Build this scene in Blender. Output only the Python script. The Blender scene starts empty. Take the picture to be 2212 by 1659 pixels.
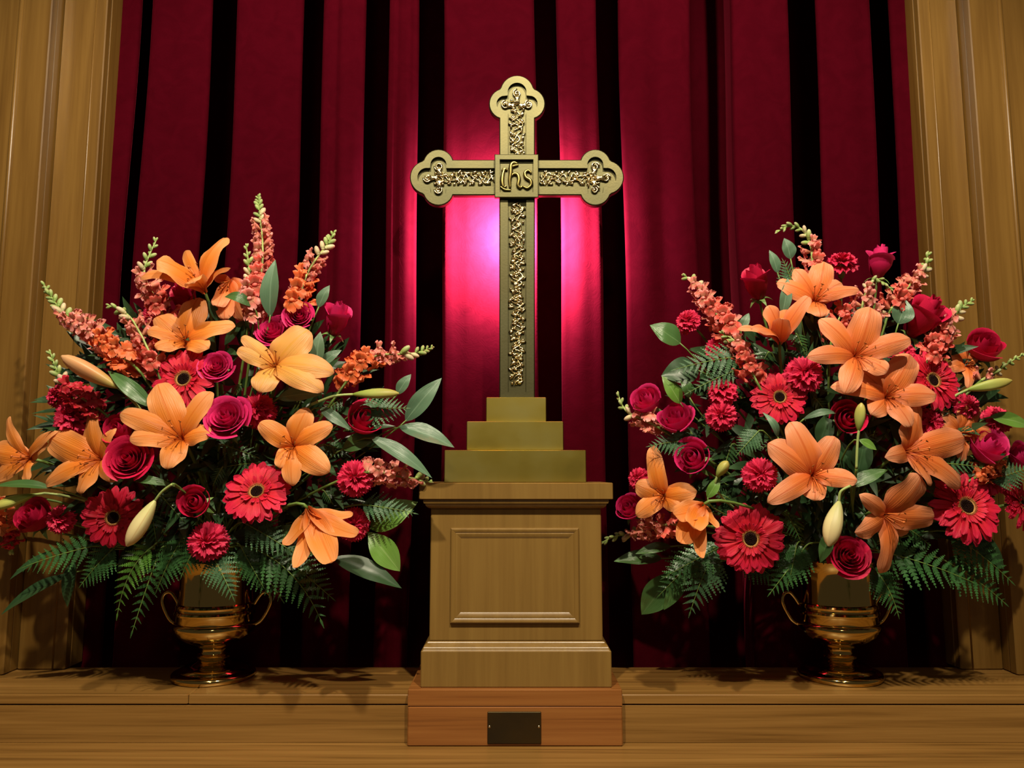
import bpy, math, random
from mathutils import Vector, Matrix
random.seed(7)
# ------------------------------------------------------------------ camera, world, lights, exposure
W, H, F = 2212.0, 1659.0, 1660.0
PITCH = math.radians(6.6)
EYE = Vector((0.0, 0.0, 0.36))
sc = bpy.context.scene
COL = sc.collection
cam = bpy.data.cameras.new('camera'); cam.sensor_width = 36.0; cam.lens = 36.0 * F / W
cam.clip_start = 0.02
camo = bpy.data.objects.new('camera', cam); COL.objects.link(camo)
camo.location = EYE; camo.rotation_euler = (math.pi/2 + PITCH, 0, 0)
sc.camera = camo
wd = bpy.data.worlds.new('room'); sc.world = wd; wd.use_nodes = True
bg = wd.node_tree.nodes['Background']
bg.inputs[0].default_value = (1.0, 0.80, 0.52, 1); bg.inputs[1].default_value = 0.045
sc.view_settings.view_transform = 'Standard'; sc.view_settings.look = 'None'
sc.view_settings.gamma = 1.0; sc.view_settings.use_curve_mapping = False
sc.view_settings.exposure = 0.0

def spot(name, loc, target, energy, color, size=65, radius=0.03, blend=0.6):
    l = bpy.data.lights.new(name, 'SPOT'); l.energy = energy; l.color = color
    l.spot_size = math.radians(size); l.spot_blend = blend; l.shadow_soft_size = radius
    o = bpy.data.objects.new(name, l); COL.objects.link(o); o.location = loc
    o.rotation_euler = (Vector(target) - Vector(loc)).to_track_quat('-Z', 'Y').to_euler()
    return o
WARM = (1.0, 0.86, 0.64)
spot('ceiling_spot_a', (-0.42, -0.02, 2.06), (-0.12, 1.36, 0.42), 155, WARM, 88, 0.03)
spot('ceiling_spot_b', (0.42, -0.02, 2.06), (0.12, 1.36, 0.42), 155, WARM, 88, 0.03)
spot('nave_spot', (0.0, -1.2, 1.75), (0, 1.4, 0.40), 14, WARM, 60, 0.12)

# ------------------------------------------------------------------ helpers
FW = Vector((0, math.cos(PITCH), math.sin(PITCH))); UP = Vector((0, -math.sin(PITCH), math.cos(PITCH)))
XA = Vector((1, 0, 0))
def ray(px, py):
    return XA*((px - W/2)/F) + UP*(-(py - H/2)/F) + FW
def P(px, py, Y):
    d = ray(px, py); return EYE + d*(Y/d.y)
def S(px, py, Y):
    return (Y/ray(px, py).y)/F

ORG = {}
def tag(o, label=None, cat=None, group=None, kind=None):
    if label: o['label'] = label
    if cat: o['category'] = cat
    if group: o['group'] = group
    if kind: o['kind'] = kind
    return o
def mesh(name, vs, fs, mat=None, smooth=True, uv=None):
    me = bpy.data.meshes.new(name); me.from_pydata([tuple(v) for v in vs], [], fs)
    if mat: me.materials.append(mat)
    if smooth: me.polygons.foreach_set('use_smooth', [True]*len(me.polygons))
    if uv is not None:
        l = me.uv_layers.new(name='UVMap'); buf = []
        for lp in me.loops: buf.extend(uv[lp.vertex_index])
        l.data.foreach_set('uv', buf)
    me.update(); return me
def link(name, me, parent=None, M=None):
    o = bpy.data.objects.new(name, me); COL.objects.link(o)
    if parent is not None:
        o.parent = parent; o.matrix_parent_inverse = Matrix.Translation(-ORG.get(parent.name, Vector()))
    if M is not None: o.matrix_basis = M
    return o
def empty(name, loc, label, cat, group=None):
    o = bpy.data.objects.new(name, None); COL.objects.link(o); o.location = loc
    o.empty_display_size = 0.02; ORG[o.name] = Vector(loc)
    return tag(o, label, cat, group)

class MB:
    """collects shapes that become one mesh"""
    def __init__(s): s.v = []; s.f = []; s.uv = []
    def add(s, vs, fs, uv=None):
        b = len(s.v); s.v.extend([Vector(v) for v in vs]); s.f.extend([tuple(i+b for i in f) for f in fs])
        s.uv.extend(uv if uv else [(0.5, 0.5)]*len(vs))
    def box(s, x0, x1, y0, y1, z0, z1, bev=0.0):
        if bev <= 0:
            vs = [(x, y, z) for z in (z0, z1) for y in (y0, y1) for x in (x0, x1)]
            s.add(vs, [(0,2,3,1),(4,5,7,6),(0,1,5,4),(2,6,7,3),(0,4,6,2),(1,3,7,5)]); return
        # chamfered box: stack of octagon-like rings
        b = bev
        def ring(z, i):
            return [(x0+i+b*(i==0), y0+i, z)] if False else None
        vs = []
        def put(xa, xb, ya, yb, z):
            n = len(vs)
            c = b
            vs.extend([(xa+c, ya, z), (xb-c, ya, z), (xb, ya+c, z), (xb, yb-c, z), (xb-c, yb, z), (xa+c, yb, z), (xa, yb-c, z), (xa, ya+c, z)])
            return n
        r = [put(x0+b, x1-b, y0+b, y1-b, z0), put(x0, x1, y0, y1, z0+b), put(x0, x1, y0, y1, z1-b), put(x0+b, x1-b, y0+b, y1-b, z1)]
        fs = [tuple(r[0]+7-i for i in range(8)), tuple(r[3]+i for i in range(8))]
        for k in range(3):
            for i in range(8):
                j = (i+1) % 8; fs.append((r[k]+i, r[k]+j, r[k+1]+j, r[k+1]+i))
        s.add(vs, fs)
    def tube(s, pts, rad, n=6, cap=True):
        pts = [Vector(p) for p in pts]; m = len(pts)
        rads = rad if isinstance(rad, (list, tuple)) else [rad]*m
        vs = []; fs = []; uv = []
        ref = None
        for i, p in enumerate(pts):
            t = (pts[min(i+1, m-1)] - pts[max(i-1, 0)])
            if t.length < 1e-9: t = Vector((0, 0, 1))
            t.normalize()
            if ref is None:
                ref = Vector((0, 0, 1)) if abs(t.z) < 0.9 else Vector((1, 0, 0))
            a = ref - t*ref.dot(t)
            if a.length < 1e-6: a = t.orthogonal()
            a.normalize(); b = t.cross(a); ref = a
            for k in range(n):
                g = 2*math.pi*k/n
                vs.append(p + (a*math.cos(g) + b*math.sin(g))*rads[i]); uv.append((k/n, i/max(1, m-1)))
        for i in range(m-1):
            for k in range(n):
                k2 = (k+1) % n
                fs.append((i*n+k, i*n+k2, (i+1)*n+k2, (i+1)*n+k))
        if cap:
            fs.append(tuple(reversed(range(n)))); fs.append(tuple((m-1)*n+k for k in range(n)))
        s.add(vs, fs, uv)
    def ball(s, c, rx, ry, rz, M=None, nu=8, nv=5):
        vs = []; fs = []; uv = []
        c = Vector(c)
        for j in range(nv+1):
            th = math.pi*j/nv
            for i in range(nu):
                g = 2*math.pi*i/nu
                p = Vector((rx*math.sin(th)*math.cos(g), ry*math.sin(th)*math.sin(g), rz*math.cos(th)))
                if M is not None: p = M @ p
                vs.append(c+p); uv.append((i/nu, 1-j/nv))
        for j in range(nv):
            for i in range(nu):
                i2 = (i+1) % nu
                fs.append((j*nu+i, (j+1)*nu+i, (j+1)*nu+i2, j*nu+i2))
        s.add(vs, fs, uv)
    def lathe(s, prof, n=48, c=(0, 0, 0)):
        vs = []; fs = []; uv = []
        for j, (r, z) in enumerate(prof):
            for i in range(n):
                g = 2*math.pi*i/n; vs.append((c[0]+r*math.cos(g), c[1]+r*math.sin(g), c[2]+z)); uv.append((i/n, j/len(prof)))
        for j in range(len(prof)-1):
            for i in range(n):
                i2 = (i+1) % n; fs.append((j*n+i, j*n+i2, (j+1)*n+i2, (j+1)*n+i))
        s.add(vs, fs, uv)
    def grid(s, nu, nv, fn):
        vs = []; uv = []
        for j in range(nv+1):
            for i in range(nu+1):
                vs.append(fn(i/nu, j/nv)); uv.append((i/nu, j/nv))
        fs = [(j*(nu+1)+i, j*(nu+1)+i+1, (j+1)*(nu+1)+i+1, (j+1)*(nu+1)+i) for j in range(nv) for i in range(nu)]
        s.add(vs, fs, uv)
    def mesh(s, name, mat, smooth=True): return mesh(name, s.v, s.f, mat, smooth, s.uv)
    def build(s, name, mat, parent=None, smooth=True, M=None): return link(name, s.mesh(name, mat, smooth), parent, M)

def edge_split(o, ang=30):
    for p in o.data.polygons: p.use_smooth = True
    try: o.data.set_sharp_from_angle(angle=math.radians(ang))
    except Exception: pass
    return o
def bez(p0, p1, p2, p3, t):
    s = 1-t; return p0*(s*s*s) + p1*(3*s*s*t) + p2*(3*s*t*t) + p3*(t*t*t)
def catmull(pts, n):
    pts = [Vector(p) for p in pts]; out = []
    m = len(pts)-1
    for i in range(m):
        p0 = pts[max(i-1, 0)]; p1 = pts[i]; p2 = pts[i+1]; p3 = pts[min(i+2, m)]
        for k in range(n):
            t = k/n
            out.append(0.5*((2*p1) + (p2-p0)*t + (2*p0-5*p1+4*p2-p3)*t*t + (3*p1-p0-3*p2+p3)*t*t*t))
    out.append(pts[-1]); return out
def frame(axis, roll=0.0, at=(0, 0, 0), s=1.0):
    z = Vector(axis).normalized(); r = Vector((0, 0, 1)) if abs(z.z) < 0.95 else Vector((0, 1, 0))
    x = r.cross(z).normalized(); y = z.cross(x)
    R = Matrix((x, y, z)).transposed() @ Matrix.Rotation(roll, 3, 'Z')
    return Matrix.Translation(Vector(at)) @ R.to_4x4() @ Matrix.Scale(s, 4)
def facing(ax, ay, sign=1):
    az = math.sqrt(max(0.0, 1-ax*ax-ay*ay))*sign
    return Vector((ax, -az, ay)).normalized()

# ------------------------------------------------------------------ materials
def nmat(name):
    m = bpy.data.materials.new(name); m.use_nodes = True
    nt = m.node_tree; b = nt.nodes['Principled BSDF']; return m, nt, b
def N(nt, t, **kw):
    n = nt.nodes.new(t)
    for k, v in kw.items(): setattr(n, k, v)
    return n
def ramp(nt, stops):
    r = N(nt, 'ShaderNodeValToRGB'); e = r.color_ramp.elements
    while len(e) < len(stops): e.new(0.5)
    for i, (p, c) in enumerate(stops): e[i].position = p; e[i].color = (*c, 1)
    return r
def wood(name, c0, c1, c2, grain, rough=0.42, scale=1.0, spec=0.4, wave=0.0):
    """grain: 'x','z' direction along which the grain runs"""
    m, nt, b = nmat(name)
    g = N(nt, 'ShaderNodeNewGeometry'); mp = N(nt, 'ShaderNodeMapping')
    k = {'x': (1.6, 75, 75), 'z': (45, 45, 1.8), 'y': (40, 2.2, 40)}[grain]
    mp.inputs['Scale'].default_value = tuple(v*scale for v in k)
    nt.links.new(g.outputs['Position'], mp.inputs['Vector'])
    n1 = N(nt, 'ShaderNodeTexNoise'); n1.inputs['Scale'].default_value = 1.0; n1.inputs['Detail'].default_value = 6; n1.inputs['Distortion'].default_value = 0.6
    nt.links.new(mp.outputs[0], n1.inputs['Vector'])
    mp2 = N(nt, 'ShaderNodeMapping'); mp2.inputs['Scale'].default_value = tuple(v*scale*5 for v in k)
    nt.links.new(g.outputs['Position'], mp2.inputs['Vector'])
    n2 = N(nt, 'ShaderNodeTexNoise'); n2.inputs['Scale'].default_value = 1.0; n2.inputs['Detail'].default_value = 3
    nt.links.new(mp2.outputs[0], n2.inputs['Vector'])
    add = N(nt, 'ShaderNodeMath', operation='MULTIPLY_ADD'); add.inputs[1].default_value = 0.35
    nt.links.new(n2.outputs[0], add.inputs[0]); nt.links.new(n1.outputs[0], add.inputs[2])
    src = add.outputs[0]
    if wave > 0:
        mp3 = N(nt, 'ShaderNodeMapping'); mp3.inputs['Scale'].default_value = {'x': (0.9, 9, 9), 'z': (9, 9, 0.9), 'y': (9, 0.9, 9)}[grain]
        nt.links.new(g.outputs['Position'], mp3.inputs['Vector'])
        n3 = N(nt, 'ShaderNodeTexNoise'); n3.inputs['Scale'].default_value = 1.0; n3.inputs['Detail'].default_value = 1.5
        nt.links.new(mp3.outputs[0], n3.inputs['Vector'])
        ml = N(nt, 'ShaderNodeMath', operation='MULTIPLY'); ml.inputs[1].default_value = 85; nt.links.new(n3.outputs[0], ml.inputs[0])
        sn = N(nt, 'ShaderNodeMath', operation='SINE'); nt.links.new(ml.outputs[0], sn.inputs[0])
        pw = N(nt, 'ShaderNodeMath', operation='MULTIPLY'); nt.links.new(sn.outputs[0], pw.inputs[0]); nt.links.new(sn.outputs[0], pw.inputs[1]); pw2 = N(nt, 'ShaderNodeMath', operation='MULTIPLY'); nt.links.new(pw.outputs[0], pw2.inputs[0]); nt.links.new(pw.outputs[0], pw2.inputs[1]); sn = pw2
        ad = N(nt, 'ShaderNodeMath', operation='MULTIPLY_ADD'); ad.inputs[1].default_value = wave
        nt.links.new(sn.outputs[0], ad.inputs[0]); nt.links.new(src, ad.inputs[2]); src = ad.outputs[0]
    r = ramp(nt, [(0.42, c0), (0.62, c1), (0.86, c2)])
    nt.links.new(src, r.inputs[0]); nt.links.new(r.outputs[0], b.inputs['Base Color'])
    b.inputs['Roughness'].default_value = rough; b.inputs['Specular IOR Level'].default_value = spec
    bp = N(nt, 'ShaderNodeBump'); bp.inputs['Strength'].default_value = 0.12; bp.inputs['Distance'].default_value = 0.002
    nt.links.new(add.outputs[0], bp.inputs['Height']); nt.links.new(bp.outputs[0], b.inputs['Normal'])
    return m
def metal(name, col, rough, bump=0.0, bscale=200, patina=None):
    m, nt, b = nmat(name); b.inputs['Metallic'].default_value = 1.0; b.inputs['Roughness'].default_value = rough
    b.inputs['Base Color'].default_value = (*col, 1)
    tc = N(nt, 'ShaderNodeTexCoord')
    n = N(nt, 'ShaderNodeTexNoise'); n.inputs['Scale'].default_value = bscale; n.inputs['Detail'].default_value = 4
    nt.links.new(tc.outputs['Object'], n.inputs['Vector'])
    if bump > 0:
        bp = N(nt, 'ShaderNodeBump'); bp.inputs['Strength'].default_value = bump; bp.inputs['Distance'].default_value = 0.001
        nt.links.new(n.outputs[0], bp.inputs['Height']); nt.links.new(bp.outputs[0], b.inputs['Normal'])
    if patina:
        n2 = N(nt, 'ShaderNodeTexNoise'); n2.inputs['Scale'].default_value = 14; n2.inputs['Detail'].default_value = 3
        nt.links.new(tc.outputs['Object'], n2.inputs['Vector'])
        r = ramp(nt, [(0.35, col), (0.7, patina)]); nt.links.new(n2.outputs[0], r.inputs[0]); nt.links.new(r.outputs[0], b.inputs['Base Color'])
        rr = N(nt, 'ShaderNodeMapRange'); rr.inputs[3].default_value = rough-0.06; rr.inputs[4].default_value = rough+0.14
        nt.links.new(n2.outputs[0], rr.inputs[0]); nt.links.new(rr.outputs[0], b.inputs['Roughness'])
    return m
def petal(name, base, mid, tip, vein=None, transl=0.22, rough=0.5, veinw=0.10, veins=0.0, spec=0.3, rim=None):
    """colours run along the petal (v); an optional vein colour marks the midline"""
    m, nt, b = nmat(name)
    uvn = N(nt, 'ShaderNodeUVMap'); sp = N(nt, 'ShaderNodeSeparateXYZ'); nt.links.new(uvn.outputs[0], sp.inputs[0])
    r = ramp(nt, [(0.0, base), (0.45, mid), (1.0, tip)]); nt.links.new(sp.outputs['Y'], r.inputs[0])
    col = r.outputs[0]
    if vein:
        a = N(nt, 'ShaderNodeMath', operation='SUBTRACT'); a.inputs[1].default_value = 0.5; nt.links.new(sp.outputs['X'], a.inputs[0])
        ab = N(nt, 'ShaderNodeMath', operation='ABSOLUTE'); nt.links.new(a.outputs[0], ab.inputs[0])
        mr = N(nt, 'ShaderNodeMapRange'); mr.inputs[1].default_value = 0.0; mr.inputs[2].default_value = veinw; mr.inputs[3].default_value = 0.75; mr.inputs[4].default_value = 0.0
        nt.links.new(ab.outputs[0], mr.inputs[0])
        mx = N(nt, 'ShaderNodeMix', data_type='RGBA'); nt.links.new(mr.outputs[0], mx.inputs[0]); nt.links.new(col, mx.inputs[6]); mx.inputs[7].default_value = (*vein, 1)
        col = mx.outputs[2]
        if rim:
            mr3 = N(nt, 'ShaderNodeMapRange'); mr3.inputs[1].default_value = 0.28; mr3.inputs[2].default_value = 0.5; mr3.inputs[3].default_value = 0.0; mr3.inputs[4].default_value = 0.6
            nt.links.new(ab.outputs[0], mr3.inputs[0])
            mx3 = N(nt, 'ShaderNodeMix', data_type='RGBA'); nt.links.new(mr3.outputs[0], mx3.inputs[0]); nt.links.new(col, mx3.inputs[6]); mx3.inputs[7].default_value = (*rim, 1); col = mx3.outputs[2]
    oi = N(nt, 'ShaderNodeObjectInfo'); hv = N(nt, 'ShaderNodeHueSaturation')
    mr2 = N(nt, 'ShaderNodeMapRange'); mr2.inputs[3].default_value = 0.86; mr2.inputs[4].default_value = 1.14
    nt.links.new(oi.outputs['Random'], mr2.inputs[0]); nt.links.new(mr2.outputs[0], hv.inputs['Value']); nt.links.new(col, hv.inputs['Color'])
    col = hv.outputs[0]
    nt.links.new(col, b.inputs['Base Color']); b.inputs['Roughness'].default_value = rough; b.inputs['Specular IOR Level'].default_value = spec
    if veins > 0:
        mp = N(nt, 'ShaderNodeMapping'); mp.inputs['Scale'].default_value = (22, 1.2, 1); nt.links.new(uvn.outputs[0], mp.inputs[0])
        nn = N(nt, 'ShaderNodeTexNoise'); nn.inputs['Scale'].default_value = 1.5; nt.links.new(mp.outputs[0], nn.inputs['Vector'])
        bp = N(nt, 'ShaderNodeBump'); bp.inputs['Strength'].default_value = veins; bp.inputs['Distance'].default_value = 0.002
        nt.links.new(nn.outputs[0], bp.inputs['Height']); nt.links.new(bp.outputs[0], b.inputs['Normal'])
    if transl > 0:
        tr = N(nt, 'ShaderNodeBsdfTranslucent'); nt.links.new(col, tr.inputs[0])
        ms = N(nt, 'ShaderNodeMixShader'); ms.inputs[0].default_value = transl
        out = nt.nodes['Material Output']
        nt.links.new(b.outputs[0], ms.inputs[1]); nt.links.new(tr.outputs[0], ms.inputs[2]); nt.links.new(ms.outputs[0], out.inputs[0])
    return m
def plain(name, col, rough=0.5, spec=0.4, metallic=0.0):
    m, nt, b = nmat(name); b.inputs['Base Color'].default_value = (*col, 1); b.inputs['Roughness'].default_value = rough
    b.inputs['Specular IOR Level'].default_value = spec; b.inputs['Metallic'].default_value = metallic
    tc = N(nt, 'ShaderNodeTexCoord'); n = N(nt, 'ShaderNodeTexNoise'); n.inputs['Scale'].default_value = 60
    nt.links.new(tc.outputs['Object'], n.inputs['Vector'])
    r = ramp(nt, [(0.3, tuple(c*0.82 for c in col)), (0.7, tuple(min(1, c*1.15) for c in col))]); nt.links.new(n.outputs[0], r.inputs[0]); nt.links.new(r.outputs[0], b.inputs['Base Color'])
    return m
def velvet():
    m, nt, b = nmat('red_velvet')
    g = N(nt, 'ShaderNodeNewGeometry')
    n = N(nt, 'ShaderNodeTexNoise'); n.inputs['Scale'].default_value = 22; n.inputs['Detail'].default_value = 4; n.inputs['Distortion'].default_value = 1.4
    nt.links.new(g.outputs['Position'], n.inputs['Vector'])
    r = ramp(nt, [(0.35, (0.044, 0.0012, 0.0044)), (0.65, (0.052, 0.0014, 0.0052))]); nt.links.new(n.outputs[0], r.inputs[0])
    nt.links.new(r.outputs[0], b.inputs['Base Color']); b.inputs['Roughness'].default_value = 0.85; b.inputs['Specular IOR Level'].default_value = 0.0
    b.inputs['Sheen Weight'].default_value = 0.26; b.inputs['Sheen Roughness'].default_value = 0.25; b.inputs['Sheen Tint'].default_value = (0.85, 0.05, 0.12, 1)
    # scrolling damask relief of the pile
    v = N(nt, 'ShaderNodeTexNoise'); v.inputs['Scale'].default_value = 30; v.inputs['Detail'].default_value = 1; v.inputs['Distortion'].default_value = 3.0
    nt.links.new(g.outputs['Position'], v.inputs['Vector'])
    ml = N(nt, 'ShaderNodeMath', operation='MULTIPLY'); ml.inputs[1].default_value = 22; nt.links.new(v.outputs[0], ml.inputs[0])
    sn = N(nt, 'ShaderNodeMath', operation='SINE'); nt.links.new(ml.outputs[0], sn.inputs[0])
    bp = N(nt, 'ShaderNodeBump'); bp.inputs['Strength'].default_value = 0.05; bp.inputs['Distance'].default_value = 0.0015
    nt.links.new(sn.outputs[0], bp.inputs['Height']); nt.links.new(bp.outputs[0], b.inputs['Normal'])
    return m
M = {}
M['oak_x'] = wood('oak_lengthwise', (0.135, 0.064, 0.013), (0.220, 0.110, 0.025), (0.29, 0.152, 0.038), 'x', 0.34, 1.0, 0.45, wave=-0.20)
M['oak_bold'] = wood('oak_bold_grain', (0.085, 0.038, 0.007), (0.215, 0.107, 0.024), (0.29, 0.152, 0.038), 'x', 0.34, 1.0, 0.45, wave=-0.42)
M['oak_z'] = wood('oak_upright', (0.112, 0.053, 0.0090), (0.150, 0.075, 0.0140), (0.195, 0.103, 0.0215), 'z', 0.35, 0.8, 0.45)
M['oak_red'] = wood('oak_reddish', (0.17, 0.060, 0.013), (0.25, 0.092, 0.020), (0.30, 0.12, 0.028), 'x', 0.40, 1.0, 0.4)
M['gilt'] = wood('gold_painted_wood', (0.175, 0.098, 0.022), (0.205, 0.116, 0.027), (0.235, 0.138, 0.033), 'z', 0.33, 1.0, 0.5)
M['brass'] = metal('polished_brass', (0.64, 0.46, 0.17), 0.09, 0.05, 30)
M['brass_cross'] = metal('satin_brass', (0.115, 0.104, 0.050), 0.42, 0.10, 260, (0.106, 0.102, 0.053))
M['brass_step'] = metal('aged_brass', (0.40, 0.31, 0.060), 0.40, 0.05, 90, (0.32, 0.27, 0.080))
M['brass_relief'] = metal('bright_brass', (0.80, 0.66, 0.36), 0.24)
M['brass_letters'] = metal('worn_brass', (0.34, 0.27, 0.09), 0.35)
M['plaque'] = metal('dark_bronze', (0.10, 0.075, 0.035), 0.42, 0.15, 140, (0.06, 0.05, 0.03))
M['screw'] = metal('screw_steel', (0.6, 0.5, 0.35), 0.3)
M['velvet'] = velvet()
M['lily'] = petal('orange_lily_petal', (0.66, 0.10, 0.008), (0.84, 0.255, 0.035), (0.92, 0.42, 0.18), (0.72, 0.17, 0.012), 0.25, 0.40, 0.05, 0.5, rim=(0.90, 0.40, 0.16))  # tip and margin paleness: pinkish tint plus lit highlights painted into the colour
M['lily_pale'] = petal('pale_orange_lily_petal', (0.85, 0.30, 0.03), (0.92, 0.46, 0.11), (0.90, 0.44, 0.20), (0.85, 0.40, 0.05), 0.25, 0.40, 0.05, 0.5, rim=(0.90, 0.40, 0.16))
M['lily_coral'] = petal('coral_orange_lily_petal', (0.64, 0.075, 0.012), (0.84, 0.22, 0.050), (0.94, 0.43, 0.24), (0.64, 0.11, 0.015), 0.25, 0.40, 0.06, 0.5, rim=(0.88, 0.36, 0.20))  # coral tips pinkish, paled further so the highlights sit in the colour
M['anther'] = plain('lily_anther', (0.22, 0.06, 0.012), 0.8, 0.1)
M['filament'] = plain('lily_filament', (0.62, 0.16, 0.03), 0.5)
M['rose'] = petal('crimson_rose_petal', (0.26, 0.003, 0.014), (0.40, 0.005, 0.026), (0.62, 0.012, 0.075), None, 0.15, 0.5, veins=0.15)
M['rose_pink'] = petal('magenta_rose_petal', (0.32, 0.004, 0.030), (0.52, 0.008, 0.075), (0.74, 0.030, 0.19), None, 0.15, 0.5, veins=0.15)
M['carn'] = petal('red_carnation_petal', (0.32, 0.004, 0.016), (0.50, 0.008, 0.035), (0.76, 0.030, 0.11), None, 0.2, 0.6)
M['gerbera'] = petal('red_gerbera_petal', (0.55, 0.012, 0.022), (0.66, 0.012, 0.034), (0.78, 0.022, 0.085), (0.48, 0.006, 0.02), 0.18, 0.45, 0.08, 0.4)
M['ger_disc'] = plain('gerbera_disc', (0.022, 0.008, 0.006), 0.85, 0.1)
M['ger_ring'] = plain('gerbera_ring', (0.42, 0.22, 0.07), 0.8, 0.1)
M['snap'] = petal('coral_snapdragon_floret', (0.62, 0.22, 0.14), (0.70, 0.085, 0.060), (0.88, 0.22, 0.19), None, 0.2, 0.5)
M['snap_pink'] = petal('pink_snapdragon_floret', (0.60, 0.32, 0.18), (0.74, 0.20, 0.16), (0.86, 0.38, 0.35), None, 0.2, 0.5)
M['snap_red'] = petal('red_snapdragon_floret', (0.50, 0.06, 0.05), (0.52, 0.012, 0.03), (0.70, 0.04, 0.08), None, 0.2, 0.5)
M['snap_orange'] = petal('orange_snapdragon_floret', (0.70, 0.22, 0.08), (0.80, 0.14, 0.035), (0.90, 0.26, 0.12), None, 0.2, 0.5)
M['bud_green'] = petal('green_flower_bud', (0.16, 0.28, 0.05), (0.30, 0.42, 0.12), (0.62, 0.60, 0.34), None, 0.15, 0.45)
M['bud_cream'] = petal('cream_flower_bud', (0.34, 0.40, 0.14), (0.66, 0.58, 0.34), (0.80, 0.52, 0.40), None, 0.15, 0.45)
M['lbud_pale'] = petal('pale_lily_bud', (0.55, 0.58, 0.22), (0.76, 0.68, 0.34), (0.70, 0.52, 0.26), (0.62, 0.42, 0.18), 0.15, 0.4, 0.05)
M['lbud_green'] = petal('green_lily_bud', (0.24, 0.36, 0.05), (0.46, 0.52, 0.13), (0.50, 0.42, 0.10), (0.62, 0.60, 0.20), 0.15, 0.4, 0.06)
M['lbud_orange'] = petal('blush_lily_bud', (0.50, 0.48, 0.12), (0.78, 0.36, 0.15), (0.82, 0.46, 0.22), (0.85, 0.56, 0.30), 0.15, 0.4, 0.05)
M['stem'] = plain('green_stem', (0.13, 0.22, 0.045), 0.45)
M['stem_pale'] = plain('pale_green_stem', (0.34, 0.44, 0.14), 0.45)
M['calyx'] = plain('green_calyx', (0.15, 0.27, 0.07), 0.5)
M['leaf'] = petal('glossy_leaf', (0.045, 0.11, 0.028), (0.060, 0.145, 0.040), (0.075, 0.17, 0.045), (0.13, 0.24, 0.09), 0.12, 0.28, 0.04, 0.3, spec=0.6)
M['leaf_bright'] = petal('bright_leaf', (0.10, 0.22, 0.03), (0.15, 0.32, 0.05), (0.19, 0.36, 0.08), (0.28, 0.45, 0.14), 0.2, 0.30, 0.05, 0.3, spec=0.6)
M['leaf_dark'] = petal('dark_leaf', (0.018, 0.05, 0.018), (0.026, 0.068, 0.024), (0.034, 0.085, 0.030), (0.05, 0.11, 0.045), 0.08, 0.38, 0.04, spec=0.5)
M['leaf_grey'] = petal('grey_green_leaf', (0.075, 0.15, 0.085), (0.10, 0.19, 0.11), (0.13, 0.24, 0.14), (0.20, 0.32, 0.21), 0.12, 0.33, 0.05, 0.3, spec=0.6)
M['fern'] = petal('fern_leaflet', (0.025, 0.085, 0.022), (0.040, 0.13, 0.036), (0.055, 0.165, 0.045), None, 0.12, 0.36, spec=0.5)
M['fern_grey'] = petal('grey_fern_leaflet', (0.040, 0.105, 0.045), (0.06, 0.15, 0.065), (0.085, 0.19, 0.085), None, 0.12, 0.45, spec=0.3)
M['fern_bright'] = petal('light_fern_leaflet', (0.05, 0.14, 0.018), (0.085, 0.22, 0.03), (0.11, 0.27, 0.045), None, 0.15, 0.36, spec=0.5)
M['wall'] = plain('plaster_dark', (0.08, 0.05, 0.03), 0.9, 0.1)
# ------------------------------------------------------------------ the setting
ZLOW = -0.0756; YF = 1.306; YPIL = 1.425; YBRD = 1.464; YC = 1.500; ZTOP = 1.75
b = MB(); b.box(-1.6, 1.6, 1.88, 1.92, -0.3, ZTOP)
tag(b.build('wall_back', M['wall'], smooth=False), 'dark wall behind the red velvet curtain', 'wall', kind='structure')

# oak ledge the vases stand on: top boards, nosing, riser board; in front of it a lower oak shelf
led = empty('oak_ledge', (0, YF, ZLOW), 'long oak ledge under the vases with a thin nosing and plain riser', 'ledge')
jx = P(407, 1500, YF).x
for x0, x1 in ((-1.5, jx-0.0004), (jx+0.0004, 1.5)):
    b = MB(); b.box(x0, x1, YF, 1.484, -0.0150, 0.0, 0.0012); edge_split(b.build('top_board', M['oak_x'], led))
b = MB(); b.box(-1.5, 1.5, YF+0.008, 1.484, -0.0175, -0.0150); b.build('shadow_gap', M['wall'], led, False)
b = MB(); b.box(-1.5, 1.5, YF+0.001, YF+0.03, ZLOW, -0.0172, 0.0008); edge_split(b.build('riser_board', M['oak_x'], led))
shelf = empty('oak_shelf', (0, 1.1, ZLOW-0.03), 'lower oak shelf with bold grain running along the bottom edge', 'shelf')
b = MB(); b.box(-1.5, 1.5, 0.95, 1.36, ZLOW-0.03, ZLOW, 0.002); edge_split(b.build('shelf_board', M['oak_bold'], shelf))

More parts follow.
